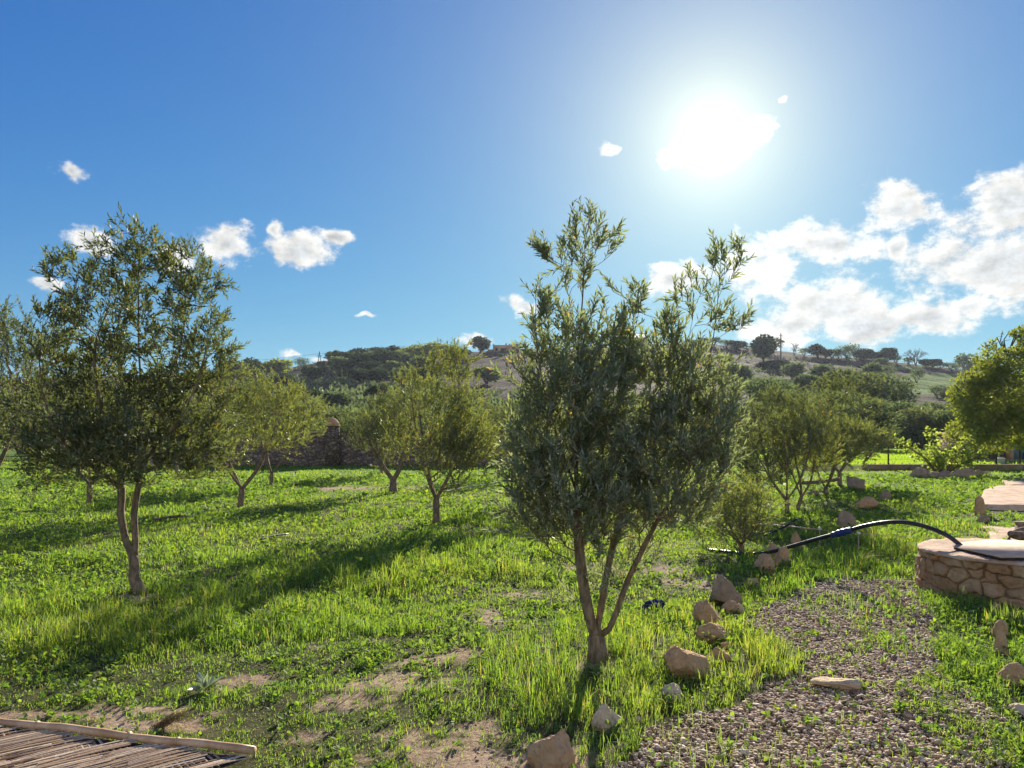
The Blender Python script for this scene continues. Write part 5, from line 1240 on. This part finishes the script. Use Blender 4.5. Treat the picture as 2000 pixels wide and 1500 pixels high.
# kerb
KX0, KX1, KY = (1690-CX)/F*35.6, 34.0, 35.75
mb = MB(); x = KX0
r = np.random.default_rng(23)
while x < KX1: L_ = r.uniform(.9, 1.3); mb.box((x+L_/2-KX0, 0, .13), (L_-.012, .28, .30+r.uniform(-.01, .01)), 0, r.uniform(0, .4)); x += L_
mb.box(((KX1-KX0)/2, .03, .288), (KX1-KX0, .30, .03), 0, 0.0)
o = mb.build('kerb_wall', M['stone_grey']); o.location = (KX0, KY, 0); tag(o, 'low dark kerb wall along the far edge of the field on the right', 'kerb wall')
# fence
root = empty('wire_fence', (KX0, KY+.25, .24), 'thin dark steel posts with wire along the top of the low kerb wall', 'fence')
for px in (1735, 1879, 1946, 1992, 2110):
    mb = MB(); xx = (px-CX)/F*36-KX0; mb.tube([[xx, 0, -.1], [xx, 0, 1.66]], .035, 6); mb.box((xx, 0, 1.68), (.09, .09, .04)); mb.build('post', M['post'], root)
for z in (.3, .8, 1.3, 1.62):
    mb = MB(); mb.tube([[.6, 0, z], [5, 0, z-.02], [12, 0, z]], .006, 4); mb.build('wire', M['wire'], root)
# far-right building
root = empty('stone_building', ((1913-CX)/F*41, 41, .2), 'low pinkish stone building with a blue-grey door behind the big yellow-green tree', 'building')
bw = 14.0
def wallq(x0, x1, z0, z1, name, m_, y=0.0, th_=.3): mb = MB(); mb.box(((x0+x1)/2, y+th_/2, (z0+z1)/2), (x1-x0, th_, z1-z0)); return mb.build(name, M[m_], root)
wallq(0, 1.75, 0, 1.45, 'wall', 'wallstone'); wallq(2.45, 4.0, 0, 1.45, 'wall', 'wallstone'); wallq(4.0, bw, 0, 1.45, 'wall', 'wallstone', .05)
wallq(-.1, bw, 1.45, 1.56, 'roof_slab', 'slab', -.08, 4.2)
wallq(1.4, 1.75, 0, 1.44, 'pillar', 'stone', -.12, .2); wallq(3.3, 3.7, 0, 1.44, 'pillar', 'stone', -.12, .2)
dr = wallq(1.78, 2.42, .02, 1.41, 'door', 'door', .12, .06); mb = MB(); mb.box((2.32, .08, .85), (.03, .06, .12)); mb.build('handle', M['post'], dr)
wallq(0, .3, 0, 1.44, 'side_wall', 'wallstone', .31, 3.6)
wallq(-.4, 6, -.1, .14, 'plinth', 'slab', -.5, .36)
# bucket
root = empty('bucket', ((1955-CX)/F*37.5, 37.5, .24), 'small white bucket on the grass in front of the stone building', 'bucket')
mb = MB(); mb.tube([[0, 0, 0], [0, 0, .26], [0, 0, .30]], [.14, .18, .19], 16); mb.build('body', M['white'], root, True)
mb = MB(); t = np.linspace(0, math.pi, 12); mb.tube(np.c_[.18*np.cos(t), 0*t, .28+.10*np.sin(t)], .006, 5); mb.build('handle', M['wire'], root)

# ------------------------------------------------------------------ stone field wall with a beehive turret
WL0, WL1, WYY = -24.0, 6.0, 40.9
mb = MB(); xs_ = np.arange(WL0, WL1, .25); K = len(xs_)
top = 1.72+.05*(vnoise(xs_*.7, xs_*0, None, 2)-.5)*2+.22*sstep(-xs_, 6, 12)*0
yw = .18
V = []; 
for yy in (-yw, yw):
    for zt in (0, 1): V.append(np.c_[xs_-WL0, np.full(K, yy), (top if zt else np.full(K, -.2))])
V = np.vstack(V); i = np.arange(K-1)
f4 = np.vstack([np.c_[i, i+1, K+i+1, K+i], np.c_[3*K+i, 3*K+i+1, 2*K+i+1, 2*K+i], np.c_[K+i, K+i+1, 3*K+i+1, 3*K+i]])
root = empty('field_wall', (WL0, WYY, 0), 'long rubble stone wall closing the far end of the olive field', 'wall')
mb.add(V, None, f4); mb.build('masonry', M['wallstone'], root)
mb = MB(); a = (585-CX)/F*40.9-WL0; b = (648-CX)/F*40.9-WL0; mb.box(((a+b)/2, 0, 1.80), (b-a, .52, .09)); mb.build('coping', M['slab'], root)
tx = (652-CX)/F*40.9
root = empty('stone_turret', (tx, WYY-.3, 0), 'small round stone turret with a beehive top on the field wall', 'turret')
mb = MB(); mb.tube([[0, 0, -.1], [0, 0, 1.7], [0, 0, 2.15]], [.38, .37, .36], 20, rough=.06); mb.build('body', M['wallstone'], root)
mb = MB(); mb.tube([[0, 0, 2.12], [0, 0, 2.18]], [.42, .42], 20); mb.build('cornice', M['stone'], root)
mb = MB(); mb.tube([[0, 0, 2.17], [0, 0, 2.28], [0, 0, 2.41], [0, 0, 2.52], [0, 0, 2.57]], [.36, .34, .26, .13, .03], 18); mb.build('dome', M['stone'], root, True)

# ------------------------------------------------------------------ buildings and poles on the ridge
def on_ridge(px, d=318): x = (px-CX)/F*d; return x, d, h1(x, d)
x, d, z = on_ridge(990, 316); s = d/F; zb = H-(693-HOR)/F*d
root = empty('ridge_house', (x, d, zb), 'ochre flat-roofed house with a stepped parapet on the ridge, right of the dark round tree', 'house')
def part(name, m_, x0, x1, z0, z1, y0=0, dp=.3, par=None): mb = MB(); mb.box(((x0+x1)/2*s, y0+dp/2, (z0+z1)/2*s), ((x1-x0)*s, dp, (z1-z0)*s)); return mb.build(name, M[m_], par or root)
part('terrace_wall', 'redbrown', -52, 32, -12, 3, -3, .5)
part('wall', 'ochre', -27, 3, 2, 18, 0, 7); part('wall', 'ochre', 3.1, 25, 2, 19.4, -1.2, 8.0); part('wall', 'redbrown', -38, -27.1, 2, 11, .8, 5)
part('roof', 'slab', -27.5, 3, 18.05, 18.9, -.1, 7.2); part('chimney', 'ochre', -3, 0, 19, 24, 2, .7)
for q in range(5): part('merlon', 'ochre', 4+q*4.6, 6.2+q*4.6, 19.5, 21.2, -1.1, .4)
part('merlon', 'ochre', -27, -24.5, 19, 21, 0, .4)
for a, b, c, e in ((-12, -1, 6, 13), (-22, -18, 8, 13), (10, 13, 8, 14)):
    f = part('window', 'ochre', a-.6, b+.6, c-.6, e+.6, -.1-(1.2 if a > 3 else 0), .09); part('pane', 'dark', a, b, c, e, -.15-(1.2 if a > 3 else 0), .045, f)
part('door', 'dark', 18, 21, 3, 12, -1.27, .06)
x, d, z = on_ridge(1228, 322); s = d/F; zb = H-(672-HOR)/F*d
root = empty('white_hangar', (x, d, zb-4), 'long white-roofed hangar on the ridge, half hidden by the tops of the foreground tree', 'building')
part('wall', 'whitewash', -30, 32, 0, 30, 0, 8)
mb = MB(); V = [[-31*s, -.4, 30*s], [33*s, -.4, 30*s], [33*s, 4, 40*s], [-31*s, 4, 40*s], [33*s, 8.4, 30*s], [-31*s, 8.4, 30*s]]; mb.add(V, [[0, 3, 5], [1, 4, 2]], [[0, 1, 2, 3], [3, 2, 4, 5]]); mb.build('roof', M['whitewash'], root)
for q in range(4): part('window', 'dark', -24+q*14, -18+q*14, 12, 20, -.05, .04)
for px, py, wp, hp, lab in ((1325, 703, 26, 14, 'small white gabled hut on the right slope behind the foreground tree'), (1300, 686, 26, 8, 'low white-roofed hut above the white gabled hut')):
    x, d, z = hill_hit(px, py); s = d/F
    root = empty('hut', (x, d, z-.3), lab, 'hut')
    part('wall', 'whitewash', -wp*.42, wp*.42, 0, hp*.55, 0, 3)
    mb = MB(); a = wp*.5*s; h0, h1_ = hp*.55*s, hp*1.05*s; mb.add([[-a, -.2, h0], [a, -.2, h0], [0, -.2, h1_], [-a, 3.2, h0], [a, 3.2, h0], [0, 3.2, h1_]], [[0, 1, 2], [3, 5, 4]], [[0, 2, 5, 3], [1, 4, 5, 2]]); mb.build('roof', M['whitewash'], root)
    part('door', 'dark', -2, 2, 0, hp*.4, -.06, .05)
# pylon
x, d, z = on_ridge(624, 322); s = d/F; zb = H-(710-HOR)/F*d; hp = 24*s
root = empty('pylon', (x, d, zb-1), 'thin lattice pylon on the left skyline', 'pylon')
mb = MB()
for a in (-1, 1): mb.tube([[a*.9, 0, 0], [a*.25, 0, hp*.85], [0, 0, hp+1]], [.16, .13, .10], 4)
for k in range(5): zz0 = hp*k/5; w0 = .9-.13*k; mb.tube([[-w0, 0, zz0], [w0-.1, 0, zz0+hp/5]], .06, 4)
mb.build('lattice', M['post'], root)
mb = MB(); mb.box((0, 0, hp*.82), (2.4, .12, .14)); mb.build('crossarm', M['post'], root)
tops = [np.array([x, d, zb+hp*.8])]
for px, pt, pb, dd, lab, r0 in ((745, 676, 690, 320, 'thin utility pole sticking out of the dark ridge thicket', .16), (861, 662, 700, 320, 'utility pole on the skyline left of the ochre house', .2), (1525, 651, 702, 300, 'tall utility pole on the skyline between the dark round tree and a bare tree', .3)):
    x = (px-CX)/F*dd; z1 = H-(pt-HOR)/F*dd; z0 = H-(pb-HOR)/F*dd-2
    root = empty('utility_pole', (x, dd, z0), lab, 'pole'); mb = MB(); mb.tube([[0, 0, 0], [0, 0, z1-z0]], [r0, r0*.7], 6); mb.build('mast', M['wood'], root)
    mb = MB(); mb.box((0, 0, z1-z0-.8), (1.5, .14, .14)); mb.build('crossarm', M['wood'], root); tops.append(np.array([x, dd, z1-.6]))
a = (380-CX)/F*322
P_ = [np.array([a, 322, tops[0][2]-3]), (np.array([a, 322, tops[0][2]-3])+tops[0])/2-np.array([0, 0, 1.2]), tops[0], (tops[0]+tops[1])/2-np.array([0, 0, .8]), tops[1], (tops[1]+tops[2])/2-np.array([0, 0, .8]), tops[2]]
line_thing('power_line', 'thin power line running along the left skyline past the pylon', 'cable', P_, .05, 'wire', 4)
x = tops[3]; line_thing('power_line', 'pale cable sagging right from the tall utility pole', 'cable', [x, AT(1540, 668, 300), AT(1575, 688, 298)], .07, 'string', 4)
print('leaves', nA, nB)

# ------------------------------------------------------------------ haze
HAZE = 0.00013
if HAZE:
    mb = MB(); mb.box((0, 300, 44), (3400, 2600, 92)); m, n = mat('haze_air')
    pv = nn(n.nt, 'ShaderNodeVolumePrincipled'); pv.inputs['Color'].default_value = (.72, .82, 1, 1); pv.inputs['Density'].default_value = HAZE; pv.inputs['Anisotropy'].default_value = .35
    n.L(pv.outputs[0], n.out.inputs['Volume']); o = mb.build('haze', m); tag(o, kind='stuff')
